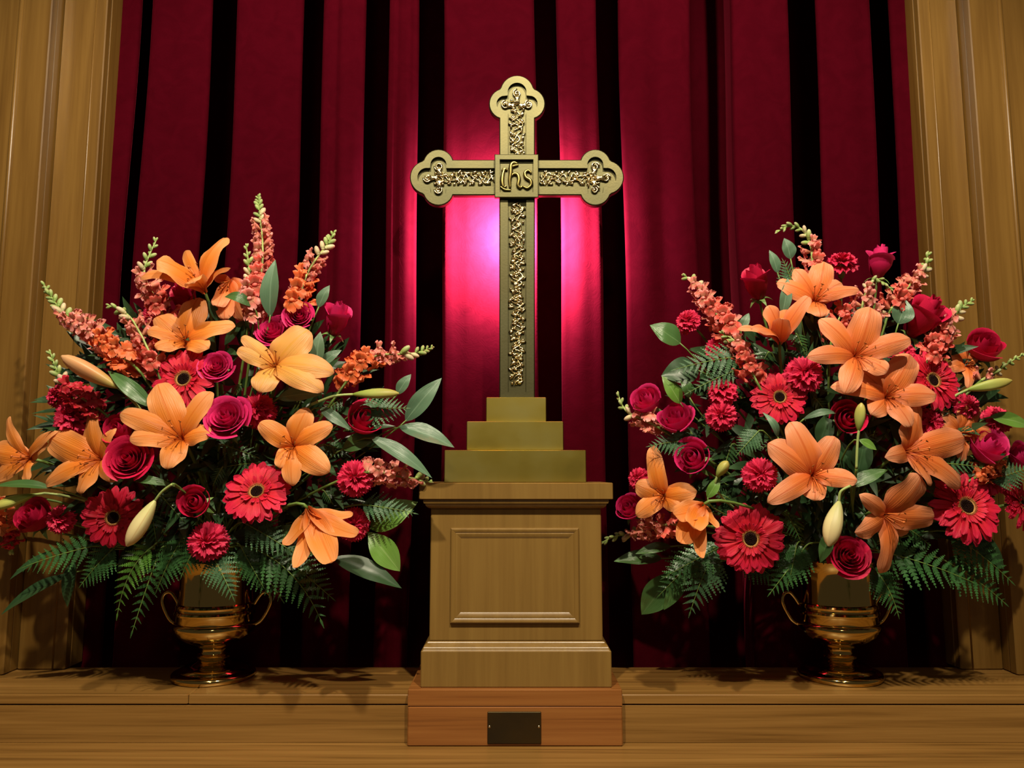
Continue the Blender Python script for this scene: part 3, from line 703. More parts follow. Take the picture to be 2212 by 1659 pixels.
def rose(label, side, px, py, r, axis=(0, 0.25), kind='open', mat='rose', off=0.0, sign=1, roll=None, cat='rose'):
    Y = domeY(px, py, side, off); c = P(px, py, Y); s = S(px, py, Y); a = facing(axis[0], axis[1], sign)
    nk = NECK[side]; root = empty('rose', nk + Vector((RN.uniform(-0.03, 0.03), RN.uniform(-0.02, 0.02), -0.05)), label, cat, 'roses of the two bouquets')
    pets, cal, zb = rose_proto(kind, mat); Mx = frame(a, RN.uniform(0, 6) if roll is None else roll, c, r*s)
    for me in pets: link('petal', me, root, Mx)
    link('calyx', cal, root, Mx); stem_to_neck(root, c + a*(zb*r*s), a, side)
    return root

# ---- carnation
CARN = {}
def carn_proto():
    if CARN: return CARN['p']
    pets = []; rr = random.Random(8)
    lay = [(5, 82, 0.60, 0.30), (7, 60, 0.86, 0.16), (8, 36, 0.98, 0.04), (8, 8, 1.0, -0.06)]
    for li, (n, el, R_, z0) in enumerate(lay):
        for k in range(n):
            phi = 2*math.pi*(k+0.5*(li % 2))/n + rr.uniform(-.12, .12); e = math.radians(el + rr.uniform(-9, 9)); ph = rr.uniform(0, 6); hw = 1.15*math.pi/n*1.25
            q = MB()
            def fn(u, v, phi=phi, e=e, ph=ph, R_=R_, z0=z0, hw=hw):
                x = 2*u-1; i = round(u*14)
                rad = v*R_*(1 + (0.07 if i % 2 else -0.05)*(v > 0.9) - 0.12*x*x*v)
                ruf = (0.12*math.sin(x*6.5+ph) + 0.05*math.sin(x*13+ph*2))*v*v
                ee = e - 0.35*v*v
                ro, zz = rad*math.cos(ee) - ruf*math.sin(ee), rad*math.sin(ee)*0.85 + ruf*math.cos(ee)
                ang = phi + x*hw*v**0.35
                return Vector((ro*math.cos(ang), ro*math.sin(ang), zz+z0-0.25))
            q.grid(14, 4, fn); pets.append(q.mesh('petal', M['carn']))
    q = MB(); q.lathe([(0.02, -1.15), (0.16, -1.1), (0.22, -0.85), (0.26, -0.5), (0.30, -0.25), (0.02, -0.2)], 10); CARN['p'] = (pets, q.mesh('calyx', M['calyx'])); return CARN['p']
def carnation(label, side, px, py, r, axis=(0, 0.25), off=0.0, sign=1):
    Y = domeY(px, py, side, off); c = P(px, py, Y); s = S(px, py, Y); a = facing(axis[0], axis[1], sign); nk = NECK[side]
    root = empty('carnation', nk + Vector((RN.uniform(-0.03, 0.03), RN.uniform(-0.02, 0.02), -0.05)), label, 'carnation', 'red carnations of the two bouquets')
    pets, cal = carn_proto(); Mx = frame(a, RN.uniform(0, 6), c, r*s*1.04)
    for me in pets: link('petal', me, root, Mx)
    link('calyx', cal, root, Mx); stem_to_neck(root, c - a*(1.1*r*s), a, side)

# ---- gerbera
GER = {}
def ger_proto():
    if GER: return GER['p']
    meshes = []
    for kx, (ln, wd_, z0, dr) in enumerate([(1.0, 0.122, 0.0, 0.10), (0.97, 0.118, 0.015, 0.03), (0.86, 0.105, 0.05, -0.02), (0.46, 0.045, 0.05, -0.14)]):
        q = MB()
        def fn(u, v, ln=ln, wd_=wd_, z0=z0, dr=dr):
            x = 2*u-1; r_ = 0.22 + (ln-0.22)*v
            w = wd_*(0.45+0.55*math.sin(min(1, v*1.25)*math.pi/2))*(1 if v < 0.82 else math.sqrt(max(0.02, 1-((v-0.82)/0.185)**2)))
            return Vector((r_, x*w, z0 - dr*v*v + 0.06*math.sin(v*3.1)*0.5 + 0.22*w*(x*x) - 0.015*math.cos(x*6.3)*v))
        q.grid(4, 7, fn); meshes.append(q.mesh('petal', M['gerbera']))
    q = MB(); rr = random.Random(2)
    q.lathe([(0.001, 0.02), (0.10, 0.035), (0.165, 0.06), (0.175, 0.03)], 20)
    for k in range(46):
        rad = 0.16*math.sqrt(k/46); g = k*2.4; q.ball((rad*math.cos(g), rad*math.sin(g), 0.04+0.02*rad/0.16), 0.016, 0.016, 0.03, None, 5, 3)
    disc = q.mesh('disc', M['ger_disc'])
    q = MB()
    for k in range(60):
        g = k*2*math.pi/60; rad = 0.205 + 0.022*(k % 2); q.tube([(rad*math.cos(g), rad*math.sin(g), 0.02), (rad*1.06*math.cos(g), rad*1.06*math.sin(g), 0.105)], [0.016, 0.006], 4)
    q.lathe([(0.17, 0.02), (0.20, 0.06), (0.25, 0.05), (0.27, 0.0)], 24); ring = q.mesh('disc_ring', M['ger_ring'])
    q = MB(); q.lathe([(0.02, -0.28), (0.14, -0.26), (0.27, -0.12), (0.30, -0.02), (0.02, 0.0)], 14); cal = q.mesh('calyx', M['calyx'])
    GER['p'] = (meshes, disc, ring, cal); return GER['p']
def gerbera(label, side, px, py, r, axis=(0, 0.2), off=0.0, n=20):
    Y = domeY(px, py, side, off); c = P(px, py, Y); s = S(px, py, Y); a = facing(*axis); nk = NECK[side]
    root = empty('gerbera', nk + Vector((RN.uniform(-0.03, 0.03), RN.uniform(-0.02, 0.02), -0.05)), label, 'gerbera', 'red gerberas of the two bouquets')
    ms, disc, ring, cal = ger_proto(); F0 = frame(a, RN.uniform(0, 6), c, r*s)
    for li, (cnt, mi) in enumerate(((n, 0), (n-2, 1), (n-4, 2), (26, 3))):
        for k in range(cnt):
            g = 2*math.pi*(k + 0.37*li)/cnt + RN.uniform(-0.07, 0.07)
            L = Matrix.Rotation(g, 4, 'Z') @ Matrix.Rotation(RN.uniform(-0.09, 0.12), 4, 'Y') @ Matrix.Rotation(RN.uniform(-0.2, 0.2), 4, 'X') @ Matrix.Scale(RN.uniform(0.92, 1.04), 4)
            link('petal', ms[mi], root, F0 @ L)
    link('disc', disc, root, F0); link('disc_ring', ring, root, F0); link('calyx', cal, root, F0)
    stem_to_neck(root, c - a*(0.2*r*s), a, side, r=0.0028)

# ---- snapdragon
FLO = {}
def floret(mat, k):
    if (mat, k) in FLO: return FLO[(mat, k)]
    rr = random.Random(k+3); q = MB()
    def tube(u, v):
        g = 2*math.pi*u; r_ = 0.06 + 0.20*math.sin(min(1, v*1.15)*math.pi*0.55)*(1+0.12*math.cos(2*g)); return Vector((r_*math.cos(g), r_*math.sin(g)*0.9, v*0.62))
    q.grid(10, 5, tube); q.uv = [(u, v*0.6) for u, v in q.uv]
    base = len(q.uv)
    for (g0, out, rise, w) in ((1.10, 0.26, 0.42, 0.22), (2.04, 0.26, 0.42, 0.22), (-0.45, 0.40, -0.16, 0.20), (-1.571, 0.44, -0.22, 0.22), (-2.69, 0.40, -0.16, 0.20)):
        ph = rr.uniform(0, 6)
        def lobe(u, v, g0=g0, out=out, rise=rise, w=w, ph=ph):
            x = 2*u-1; ww = w*(0.75+0.45*math.sin(v*2.4))*(1 if v < 0.75 else math.sqrt(max(0.08, 1-((v-0.75)/0.27)**2)))
            rad = 0.19 + out*v; z = 0.58 + rise*math.sin(v*1.9) - 0.10*v*v + 0.11*math.sin(x*4+ph)*v
            return Vector((rad*math.cos(g0)-x*ww*math.sin(g0), rad*math.sin(g0)+x*ww*math.cos(g0), z))
        q.grid(4, 4, lobe)
    q.ball((0, -0.08, 0.62), 0.17, 0.13, 0.11, None, 8, 5)
    FLO[(mat, k)] = q.mesh('floret', M[mat]); return FLO[(mat, k)]
def sbud(mat):
    if mat in FLO: return FLO[mat]
    q = MB(); q.ball((0, 0, 0.45), 0.24, 0.24, 0.48, None, 8, 7); q.ball((0, 0, 0.10), 0.17, 0.17, 0.16, None, 7, 4); FLO[mat] = q.mesh('bud', M[mat]); return FLO[mat]
def snapdragon(label, side, pts, size=24, mats=('snap', 'snap_pink'), off=0.0, fl=(0.0, 0.62), dens=1.0, stem=True, budsize=1.0, cat='snapdragon'):
    """pts run from the lowest floret to the tip of the spike"""
    size *= 1.28; dens *= 0.95
    n = len(pts); path = catmull([P(x, y, domeY(x, y, side, off)) for x, y in pts], 8); m = len(path)
    s = S(*pts[0], domeY(*pts[0], side, off)); nk = NECK[side]
    root = empty('snapdragon', nk + Vector((RN.uniform(-0.03, 0.03), RN.uniform(-0.02, 0.02), -0.05)), label, cat, 'snapdragon spikes of the two bouquets')
    q = MB(); q.tube(path, [0.0026-0.0016*i/m for i in range(m)], 6); q.build('spike', M['stem_pale'], root)
    if stem: stem_to_neck(root, path[0], (path[1]-path[0]).normalized(), side)
    L = sum((path[i+1]-path[i]).length for i in range(m-1)); d = 0.0; k = RN.randint(0, 5)
    acc = [0.0]
    for i in range(m-1): acc.append(acc[-1] + (path[i+1]-path[i]).length)
    while d < L:
        t = d/L; i = max(j for j in range(m) if acc[j] <= d+1e-9); i = min(i, m-2)
        p = path[i].lerp(path[i+1], (d-acc[i])/max(1e-9, acc[i+1]-acc[i])); tg = (path[i+1]-path[i]).normalized()
        s1 = tg.orthogonal().normalized(); s2 = tg.cross(s1); g = k*2.05 + RN.uniform(-.3, .3)
        out = s1*math.cos(g) + s2*math.sin(g)
        if t < fl[1]:
            z = size*s*(1.08 - 0.5*t)*RN.uniform(0.85, 1.15); ax = (out + tg*(0.25+0.5*t)).normalized()
            mm = mats[0] if t < fl[1]*0.55 else mats[1]
            if RN.random() < 0.2: mm = mats[1]
            link('floret', floret(mm, k % 4), root, frame(ax, RN.uniform(-.5, .5), p + out*0.002, z)); d += 0.30*size*s/dens*(1-0.25*t)
        else:
            u = (t-fl[1])/(1-fl[1]+1e-6); z = budsize*size*s*(0.76-0.40*u)*RN.uniform(0.85, 1.15); ax = (out + tg*(0.8+0.8*u)).normalized()
            link('bud', sbud('bud_cream' if u < 0.35 and RN.random() < 0.75 else 'bud_green'), root, frame(ax, 0, p + out*0.0008, z)); d += 0.235*size*s/dens
        k += 1
    link('bud', sbud('bud_green'), root, frame((path[-1]-path[-2]), 0, path[-1], 0.3*size*s))

# ---- lily buds, leaves, ferns
def lily_bud(label, side, base, tip, w, mat, off=0.0, bend=0.0, stem_via=None, dtip=-0.01):
    Yb = domeY(*base, side, off); B = P(*base, Yb); T = P(*tip, Yb + dtip); s = S(*base, Yb); L = (T-B).length; a = (T-B).normalized(); nk = NECK[side]
    root = empty('lily_bud', nk + Vector((0, 0, -0.05)), label, 'lily bud', 'closed lily buds of the two bouquets')
    r_ = w*s*0.5
    F0 = frame(a, RN.uniform(0, 2), B)
    for k in range(3):   # three closed outer tepals with a ridge each
        q = MB()
        def fn(u, v, k=k):
            x = 2*u-1; rad = r_*max(0.10, (math.sin(min(1.0, v**0.8)*math.pi)**0.55)*(0.42+0.62*v) if 0 < v < 1 else 0.10)
            g = k*2*math.pi/3 + x*(math.pi/3+0.03); rd = rad*(1 + 0.10*math.cos(x*math.pi)*math.sin(v*math.pi))
            return Vector((rd*math.cos(g), rd*math.sin(g), v*L))
        q.grid(6, 12, fn); link('petal', q.mesh('petal', M[mat]), root, F0)
    if stem_via:
        pts = [P(*p, domeY(*p, side, off)) for p in stem_via]; q = MB(); q.tube(catmull([B + a*0.002] + pts, 6), 0.0021, 6); q.build('pedicel', M['stem_pale'], root)
        stem_to_neck(root, pts[-1], (pts[-2] if len(pts) > 1 else B) - pts[-1] if False else a, side, first=0.01)
    else: stem_to_neck(root, B + a*0.002, a, side, 'stem_pale')
def blade(root, B, T, Wd, mat, bow=0.15, fold=0.25, nrm=None, name='leaf', wide=0.42, twist=0.0):
    d = T-B; L = d.length
    nrm = Vector((0, -1, 0.35)).normalized() if nrm is None else Vector(nrm).normalized()
    s = nrm.cross(d.normalized()); s.normalize(); n2 = d.normalized().cross(s)
    q = MB(); ex = math.log(0.5)/math.log(wide)
    def fn(u, v):
        x = 2*u-1; w = Wd*0.5*max(0.05*(1-v), math.sin(math.pi*v**ex)**0.9 if 0 < v < 1 else 0.0)
        c = B + d*v + n2*(bow*L*math.sin(math.pi*v)*0.6 - 0.10*abs(bow)*L*v*v)
        tw = twist*v; sx = s*math.cos(tw) + n2*math.sin(tw); nx = n2*math.cos(tw) - s*math.sin(tw)
        return c + sx*(x*w) + nx*(fold*w*abs(x) + 0.04*w*math.sin(v*14+x*3))
    q.grid(6, 12, fn); return q.build(name, M[mat], root)
def leaf(label, side, base, tip, w, mat='leaf', off=0.0, dt=0.0, bow=0.12, fold=0.22, nrm=None, wide=0.42, twist=0.0, name='broad_leaf', group=None):
    Yb = domeY(*base, side, off); B = P(*base, Yb); T = P(*tip, Yb+dt); s = S(*base, Yb); nk = NECK[side]
    root = empty(name, nk + Vector((0, 0, -0.05)), label, 'leaf', group or 'broad leaves of the two bouquets')
    blade(root, B, T, w*s, mat, bow, fold, nrm, 'blade', wide, twist)
    stem_to_neck(root, B + (T-B)*0.03, (T-B).normalized(), side, r=0.0013, first=0.03)
PIN = {}
def pinna(mat, k):
    """a lobed fern leaflet of unit length along +X"""
    if (mat, k) in PIN: return PIN[(mat, k)]
    vs = []; fs = []; uv = []; n = 9
    for i in range(n+1):
        t = i/n; vs.append(Vector((t, 0, 0.03*math.sin(t*3)))); uv.append((0.5, t))
    for sd in (1, -1):
        for i in range(n):
            t = (i+0.3)/n; w = 0.15*(1-t)**0.75*(0.55+0.45*min(1, t*5)) + 0.012
            b0 = len(vs)
            vs.append(Vector((t+0.10*(1-t)+0.03, sd*w, 0.035*(1 if (i+k) % 2 else 0.4)))); uv.append((0.5+0.5*sd, t))
            vs.append(Vector((t+0.02, sd*w*0.86, 0.03))); uv.append((0.5+0.45*sd, t))
            f = (i, i+1, b0, b0+1); fs.append(f if sd > 0 else tuple(reversed(f)))
    PIN[(mat, k)] = mesh('leaflet', vs, fs, M[mat], False, uv); return PIN[(mat, k)]
def fern(label, side, base, tip, w, mat='fern', off=0.0, dt=0.0, sag=0.10, n=12, nrm=None, group=None, via=None):
    Yb = domeY(*base, side, off); B = P(*base, Yb); T = P(*tip, Yb+dt); s = S(*base, Yb); nk = NECK[side]
    root = empty('fern_frond', nk + Vector((0, 0, -0.05)), label, 'fern', group or 'fern fronds of the two bouquets')
    w = min(w, 0.95*math.hypot(tip[0]-base[0], tip[1]-base[1])); n = max(7, int(n*0.85))
    d = T-B; L = d.length; nrm = Vector((0, -1, 0.45)).normalized() if nrm is None else Vector(nrm).normalized()
    mid = B + d*0.5 + nrm*(sag*L) if via is None else P(*via, Yb+dt*0.5-0.008)
    path = [B*((1-t)**2) + mid*(2*t*(1-t)) + T*(t*t) for t in [i/16 for i in range(17)]]
    q = MB(); q.tube(path, [0.0012-0.0008*i/17 for i in range(17)], 5); q.build('rachis', M['stem'], root)
    stem_to_neck(root, B, d.normalized(), side, r=0.0013, first=0.02)
    for i in range(n):
        t = 0.06 + 0.92*i/n; f = t*16; j = min(15, int(f)); p = path[j].lerp(path[j+1], f-j); tg = (path[j+1]-path[j]).normalized()
        sv = nrm.cross(tg).normalized(); nv = tg.cross(sv)
        ln = 0.5*w*s*(1-t)**0.72*(0.75+0.25*min(1, t*5))*1.12
        for sd in (1, -1):
            ax = (sv*sd*math.cos(0.52+0.25*t) + tg*math.sin(0.52+0.25*t) - nv*0.12).normalized()
            yv = nv.cross(ax).normalized(); zv = ax.cross(yv)
            R3 = Matrix((ax, yv, zv)).transposed().to_4x4()
            link('leaflet', pinna(mat, i % 2), root, Matrix.Translation(p) @ R3 @ Matrix.Rotation(RN.uniform(-.25, .25), 4, 'X') @ Matrix.Scale(ln*RN.uniform(0.92, 1.06), 4))
    q = MB(); 
    link('leaflet', pinna(mat, 0), root, Matrix.Translation(path[15]) @ Matrix((((path[16]-path[15]).normalized()), nrm.cross(path[16]-path[15]).normalized(), (path[16]-path[15]).normalized().cross(nrm.cross(path[16]-path[15])).normalized())).transposed().to_4x4() @ Matrix.Scale(0.10*L, 4))
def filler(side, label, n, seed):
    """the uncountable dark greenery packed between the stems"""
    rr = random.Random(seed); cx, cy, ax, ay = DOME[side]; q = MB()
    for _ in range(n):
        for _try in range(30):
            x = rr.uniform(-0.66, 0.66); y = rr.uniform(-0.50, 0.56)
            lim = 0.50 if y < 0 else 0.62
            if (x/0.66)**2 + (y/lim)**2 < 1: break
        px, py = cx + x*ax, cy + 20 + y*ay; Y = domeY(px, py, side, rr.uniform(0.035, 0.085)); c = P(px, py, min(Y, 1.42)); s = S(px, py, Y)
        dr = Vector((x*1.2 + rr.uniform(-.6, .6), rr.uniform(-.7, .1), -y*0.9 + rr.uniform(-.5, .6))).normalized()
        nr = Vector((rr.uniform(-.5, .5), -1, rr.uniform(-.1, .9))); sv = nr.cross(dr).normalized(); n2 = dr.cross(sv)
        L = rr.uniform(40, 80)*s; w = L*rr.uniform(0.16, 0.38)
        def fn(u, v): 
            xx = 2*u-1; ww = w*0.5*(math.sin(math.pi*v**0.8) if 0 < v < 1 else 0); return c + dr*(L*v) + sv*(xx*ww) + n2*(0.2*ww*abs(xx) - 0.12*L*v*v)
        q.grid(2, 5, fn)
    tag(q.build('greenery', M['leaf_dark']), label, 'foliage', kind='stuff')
# ------------------------------------------------------------------ left bouquet
l = 'L'
lily('orange lily at the very top left, opening upward beside the snapdragon', l, (444, 632), (-0.25, 0.62), [(339, 566, 62, -0.05), (495, 516, 50, 0.0), (498, 580, 30, 0.03), (405, 545, 22, 0.045), (304, 604, 34, -0.02), (420, 612, 46, -0.075)], 'lily', 0.0, fl=0.5, deep=0)
lily('coral lily drooping half hidden below the top left lily', l, (497, 606), (-0.1, -0.6), [(470, 662, 40, -0.03), (488, 690, 44, -0.02), (538, 640, 40, 0.0), (520, 612, 30, 0.03), (462, 600, 24, 0.0), (530, 690, 44, -0.02)], 'lily_coral', 0.025, fl=0.25, deep=0)
lily('bowl shaped orange lily above the highest left gerbera', l, (405, 744), (0.05, 0.45), [(432, 644, 58), (338, 684, 50), (509, 704, 44), (335, 752, 40), (452, 753, 42), (318, 716, 34)], 'lily', -0.005)
lily('palest peach orange lily with broad petals, right of centre in left bouquet', l, (598, 796), (0.05, 0.3), [(668, 714, 76), (513, 756, 40), (522, 728, 30), (722, 806, 56), (560, 848, 58), (699, 846, 52)], 'lily_pale', -0.02)
lily('orange lily in the middle of the left bouquet with one upright petal', l, (397, 952), (0.05, 0.35), [(342, 830, 66), (459, 847, 46), (260, 894, 50), (280, 948, 48), (458, 934, 44), (362, 1014, 52)], 'lily', -0.03)
lily('six pointed orange star lily above the round left gerbera', l, (637, 966), (-0.05, 0.15), [(667, 882, 54), (561, 913, 44), (719, 918, 44), (604, 1012, 44), (633, 1050, 44), (712, 1020, 56)], 'lily', -0.025)
lily('orange lily spreading left beside the dark rose, left bouquet', l, (228, 996), (-0.35, 0.15), [(112, 944, 66), (203, 884, 44), (101, 1048, 38), (174, 1067, 46), (252, 926, 30), (250, 1040, 30)], 'lily', -0.01)
lily('orange lily cut by the left edge of the picture', l, (76, 992), (-0.35, 0.1), [(22, 900, 26), (-22, 975, 56), (-8, 1036, 40), (126, 932, 24), (62, 1040, 30), (104, 958, 30)], 'lily', -0.01)
lily('orange lily hanging downward, seen from behind, lower right of left bouquet', l, (664, 1096), (0.15, -0.70), [(716, 1214, 60, -0.05), (774, 1151, 42, -0.02), (763, 1108, 30, 0.02), (610, 1176, 36, -0.01), (636, 1226, 38, -0.03), (690, 1190, 40, 0.04)], 'lily', -0.05, fl=0.35, deep=0, stamens=False, sign=-1)
lily('coral lily sliver at the left edge under the green bud', l, (-6, 1100), (-0.1, 0.0), [(32, 1110, 36), (22, 1160, 36), (-50, 1130, 36), (-20, 1048, 36), (-40, 1080, 30), (28, 1078, 30)], 'lily_coral', 0.0)

gerbera('red gerbera highest in the left bouquet, under the bowl shaped lily', l, 397, 819, 74, (-0.05, 0.25), 0.0)
gerbera('red gerbera half covered by a hanging pale bud', l, 245, 1118, 68, (0.15, -0.05), 0.0)
gerbera('red gerbera in full view at lower centre of left bouquet', l, 555, 1062, 74, (0.0, 0.50), -0.01)

rose('crimson rose with spiral centre between two orange lilies, left bouquet', l, 487, 900, 53, (0.0, 0.42), 'open', 'rose_pink', -0.02)
rose('small magenta rose touching the highest left gerbera', l, 466, 790, 38, (0.1, 0.35), 'open', 'rose_pink', 0.0)
rose('wide magenta rose tucked behind the peach lily', l, 588, 714, 43, (0.0, 0.50), 'open', 'rose_pink', 0.012)
rose('round magenta rose below the upright leaf and coral snapdragon', l, 646, 681, 34, (0.1, 0.3), 'open', 'rose_pink', 0.0)
rose('magenta rose seen from the side against the curtain, right of left bouquet', l, 728, 684, 35, (0.30, 0.82), 'bud', 'rose_pink', 0.01)
rose('crimson rose facing right below the yellow green bud', l, 786, 906, 44, (0.35, 0.45), 'cup', 'rose', -0.005)
rose('dark crimson rose between two orange lilies at left', l, 276, 992, 52, (0.10, 0.30), 'open', 'rose', -0.055)
rose('crimson rose half hidden behind the leftward lily', l, 258, 930, 40, (-0.1, 0.4), 'cup', 'rose', 0.005)
rose('small cup shaped red rose below centre, left bouquet', l, 422, 1087, 38, (0.0, 0.25), 'cup', 'rose', -0.02)
rose('shaded rose under the topmost left lily', l, 396, 643, 34, (-0.1, 0.75), 'bud', 'rose', 0.03)
rose('crimson rose low at the left edge under the green bud', l, 72, 1118, 42, (-0.2, 0.55), 'cup', 'rose', 0.01)
carnation('red carnation above the left urn, lowest bloom in left bouquet', l, 447, 1170, 42, (0.05, 0.15), -0.02)
carnation('dark red carnation right of the spiral rose', l, 556, 884, 38, (0.1, 0.35), 0.015)
carnation('red carnation beneath the leftmost tall snapdragon', l, 337, 674, 30, (-0.2, 0.4), 0.02)
carnation('red carnation over the leftmost lilies', l, 160, 900, 48, (-0.2, 0.35), 0.015)
carnation('red carnation beside the low pink snapdragon, right side of left bouquet', l, 767, 1032, 39, (0.15, 0.2), -0.02)
carnation('red carnation behind the hanging lily', l, 764, 1132, 36, (0.2, 0.1), 0.0)
carnation('red carnation low at left between rose and gerbera', l, 128, 1120, 30, (-0.1, 0.3), 0.005)
carnation('red carnation among the red florets, far left', l, 122, 852, 26, (-0.5, 0.4), 0.02)

snapdragon('tallest snapdragon spike, crowning the left bouquet', l, [(548, 690), (552, 640), (566, 575), (567, 520), (562, 470), (558, 424)], 27, ('snap', 'snap_pink'), 0.012, fl=(0, 0.60))
snapdragon('shorter greenish snapdragon just left of the tallest spike', l, [(540, 660), (540, 620), (538, 580), (532, 532)], 24, ('snap_pink', 'snap_pink'), 0.0, fl=(0, 0.30))
snapdragon('coral snapdragon leaning right over the upright leaf', l, [(642, 665), (650, 630), (664, 590), (684, 558), (706, 530), (722, 502)], 28, ('snap_orange', 'snap_pink'), 0.0, fl=(0, 0.56), dens=1.25)
snapdragon('snapdragon pointing right toward the cross from the left bouquet', l, [(748, 825), (776, 790), (816, 768), (862, 765), (900, 762), (934, 751)], 27, ('snap_orange', 'snap_pink'), 0.0, fl=(0, 0.52))
snapdragon('low snapdragon reaching right to the pedestal cap', l, [(795, 1020), (820, 1020), (856, 1028), (896, 1034), (938, 1045)], 27, ('snap_pink', 'snap_pink'), -0.03, fl=(0, 0.52))
snapdragon('snapdragon rising left of the topmost lily', l, [(356, 690), (338, 650), (318, 612), (312, 582), (324, 548), (337, 520)], 28, ('snap', 'snap_pink'), 0.005, fl=(0, 0.58))
snapdragon('leftmost long snapdragon, tip against the oak boards', l, [(290, 790), (240, 752), (190, 715), (150, 690), (120, 655), (95, 614)], 28, ('snap_orange', 'snap_pink'), -0.01, fl=(0, 0.60), dens=1.2)
snapdragon('short pale pink snapdragon with green tip, upper left', l, [(338, 800), (322, 760), (300, 715), (276, 680), (236, 660)], 30, ('snap', 'snap_pink'), -0.005, fl=(0, 0.66))
snapdragon('red snapdragon with green tip above the blush lily bud stem', l, [(215, 885), (185, 865), (150, 840), (126, 806), (109, 762)], 27, ('snap_red', 'snap_red'), 0.0, fl=(0, 0.52), dens=1.2)
snapdragon('coral snapdragon hanging at the lower left edge', l, [(8, 1085), (14, 1120), (22, 1160), (27, 1190)], 27, ('snap_orange', 'snap_red'), 0.0, fl=(0, 0.9))

lily_bud('long blush lily bud pointing left near the oak boards', l, (256, 838), (133, 769), 48, 'lbud_orange', -0.03)
lily_bud('pale cream lily bud hanging in front of the gerbera', l, (336, 1080), (274, 1180), 48, 'lbud_pale', -0.05, stem_via=[(350, 1062), (372, 1046)])
lily_bud('yellow green lily bud pointing right at the curtain', l, (760, 852), (862, 850), 30, 'lbud_green', -0.02, stem_via=[(720, 856), (672, 874)])
lily_bud('green lily bud cut by the left edge', l, (74, 1068), (-18, 1098), 32, 'lbud_green', -0.03)

leaf('upright grey green leaf between the two tall snapdragons', l, (584, 684), (594, 560), 44, 'leaf_grey', 0.0, nrm=(-.2, -1, .2))
leaf('small leaf curling right beside the coral snapdragon', l, (688, 664), (712, 616), 26, 'leaf_grey', 0.0)
leaf('narrow leaf behind the peach lily', l, (684, 790), (692, 716), 32, 'leaf_grey', 0.0)
leaf('pointed leaf rising beside the side view rose', l, (690, 790), (738, 756), 26, 'leaf_grey', 0.005)
leaf('leaf arching over the half hidden coral lily', l, (548, 662), (484, 640), 24, 'leaf', -0.012, bow=0.5)
leaf('long leaf reaching up right beside the cross steps', l, (876, 910), (954, 816), 42, 'leaf_grey', -0.01, nrm=(.3, -1, .5))
leaf('small leaf tip behind the long right leaf', l, (858, 852), (888, 808), 26, 'leaf_grey', 0.0)
leaf('broad leaf touching the lowest brass step', l, (862, 922), (982, 966), 46, 'leaf_grey', -0.02, nrm=(.1, -1, .8))
leaf('long leaf sloping down above the low snapdragon', l, (800, 944), (934, 1032), 36, 'leaf_grey', -0.015, nrm=(.2, -1, .7))
leaf('broad bright leaf behind the fern, right of left bouquet', l, (800, 1142), (902, 1084), 66, 'leaf_bright', 0.0, nrm=(0, -1, .5))
leaf('bright green oval leaf pointing down right', l, (796, 1150), (864, 1234), 56, 'leaf_bright', -0.01, nrm=(-.1, -1, .5), wide=0.5)
leaf('long dark leaf drooping below the bright oval leaf', l, (720, 1205), (868, 1270), 46, 'leaf_dark', -0.01, nrm=(.1, -1, .8))
leaf('green blade leaf over the left edge bud', l, (112, 1054), (-16, 1050), 24, 'leaf', -0.03, nrm=(0, -1, 1))
leaf('dark strap leaf beside the blush lily bud', l, (330, 880), (232, 800), 34, 'leaf', -0.02, nrm=(0, -1, .5))
leaf('narrow leaf above the small cup rose', l, (372, 1048), (252, 1032), 20, 'leaf', -0.04, nrm=(0, -1, .6))
leaf('long dark leaf drooping toward the lower left corner', l, (150, 1240), (0, 1328), 30, 'leaf_dark', 0.0, nrm=(0, -1, .8))
leaf('dark leaf hanging against the left oak board', l, (160, 1210), (145, 1312), 30, 'leaf_dark', 0.02)
leaf('thin dark leaf by the lower left board edge', l, (110, 1190), (20, 1252), 14, 'leaf_dark', 0.0)
leaf('leaf under the peach lily pointing right', l, (600, 860), (700, 850), 34, 'leaf_grey', 0.015)
leaf('leaf right of the star lily', l, (690, 880), (760, 930), 24, 'leaf_grey', 0.0)
leaf('leaf under the rightward rose', l, (740, 970), (820, 940), 40, 'leaf', 0.012)
leaf('leaf near the hanging lily stem', l, (560, 1190), (640, 1132), 42, 'leaf', 0.01)

fern('broad fern frond drooping right of the left urn', l, (560, 1190), (698, 1352), 150, 'fern', 0.0, -0.01, via=(652, 1235))
fern('light green fern frond hanging left of the left urn', l, (330, 1180), (252, 1338), 100, 'fern_bright', 0.0, -0.01, via=(268, 1225))
fern('dark fern frond ending in a fine tip left of the left urn', l, (345, 1190), (283, 1374), 96, 'fern', 0.01, 0.0, via=(315, 1270))
fern('fern frond draped over the rim of the left urn', l, (455, 1195), (506, 1297), 110, 'fern_grey', -0.01, -0.02, via=(480, 1235))
fern('grey fern behind the rightward rose', l, (770, 890), (884, 882), 110, 'fern_grey', 0.0, 0.0)
fern('fern lying over the bright leaf, right of left bouquet', l, (780, 1090), (900, 1110), 90, 'fern_grey', -0.01, 0.0)
fern('fern frond under the hanging lily', l, (530, 1130), (645, 1200), 110, 'fern_grey', -0.005, 0.0)
fern('dark fern spreading left under the left edge rose', l, (200, 1180), (40, 1230), 110, 'fern', 0.01, 0.0)
fern('fern frond in the shade over the left urn shoulder', l, (440, 1150), (390, 1250), 110, 'fern', 0.005, 0.0)
fern('fern frond right of the left urn mouth', l, (520, 1180), (570, 1270), 110, 'fern', 0.01, 0.0)
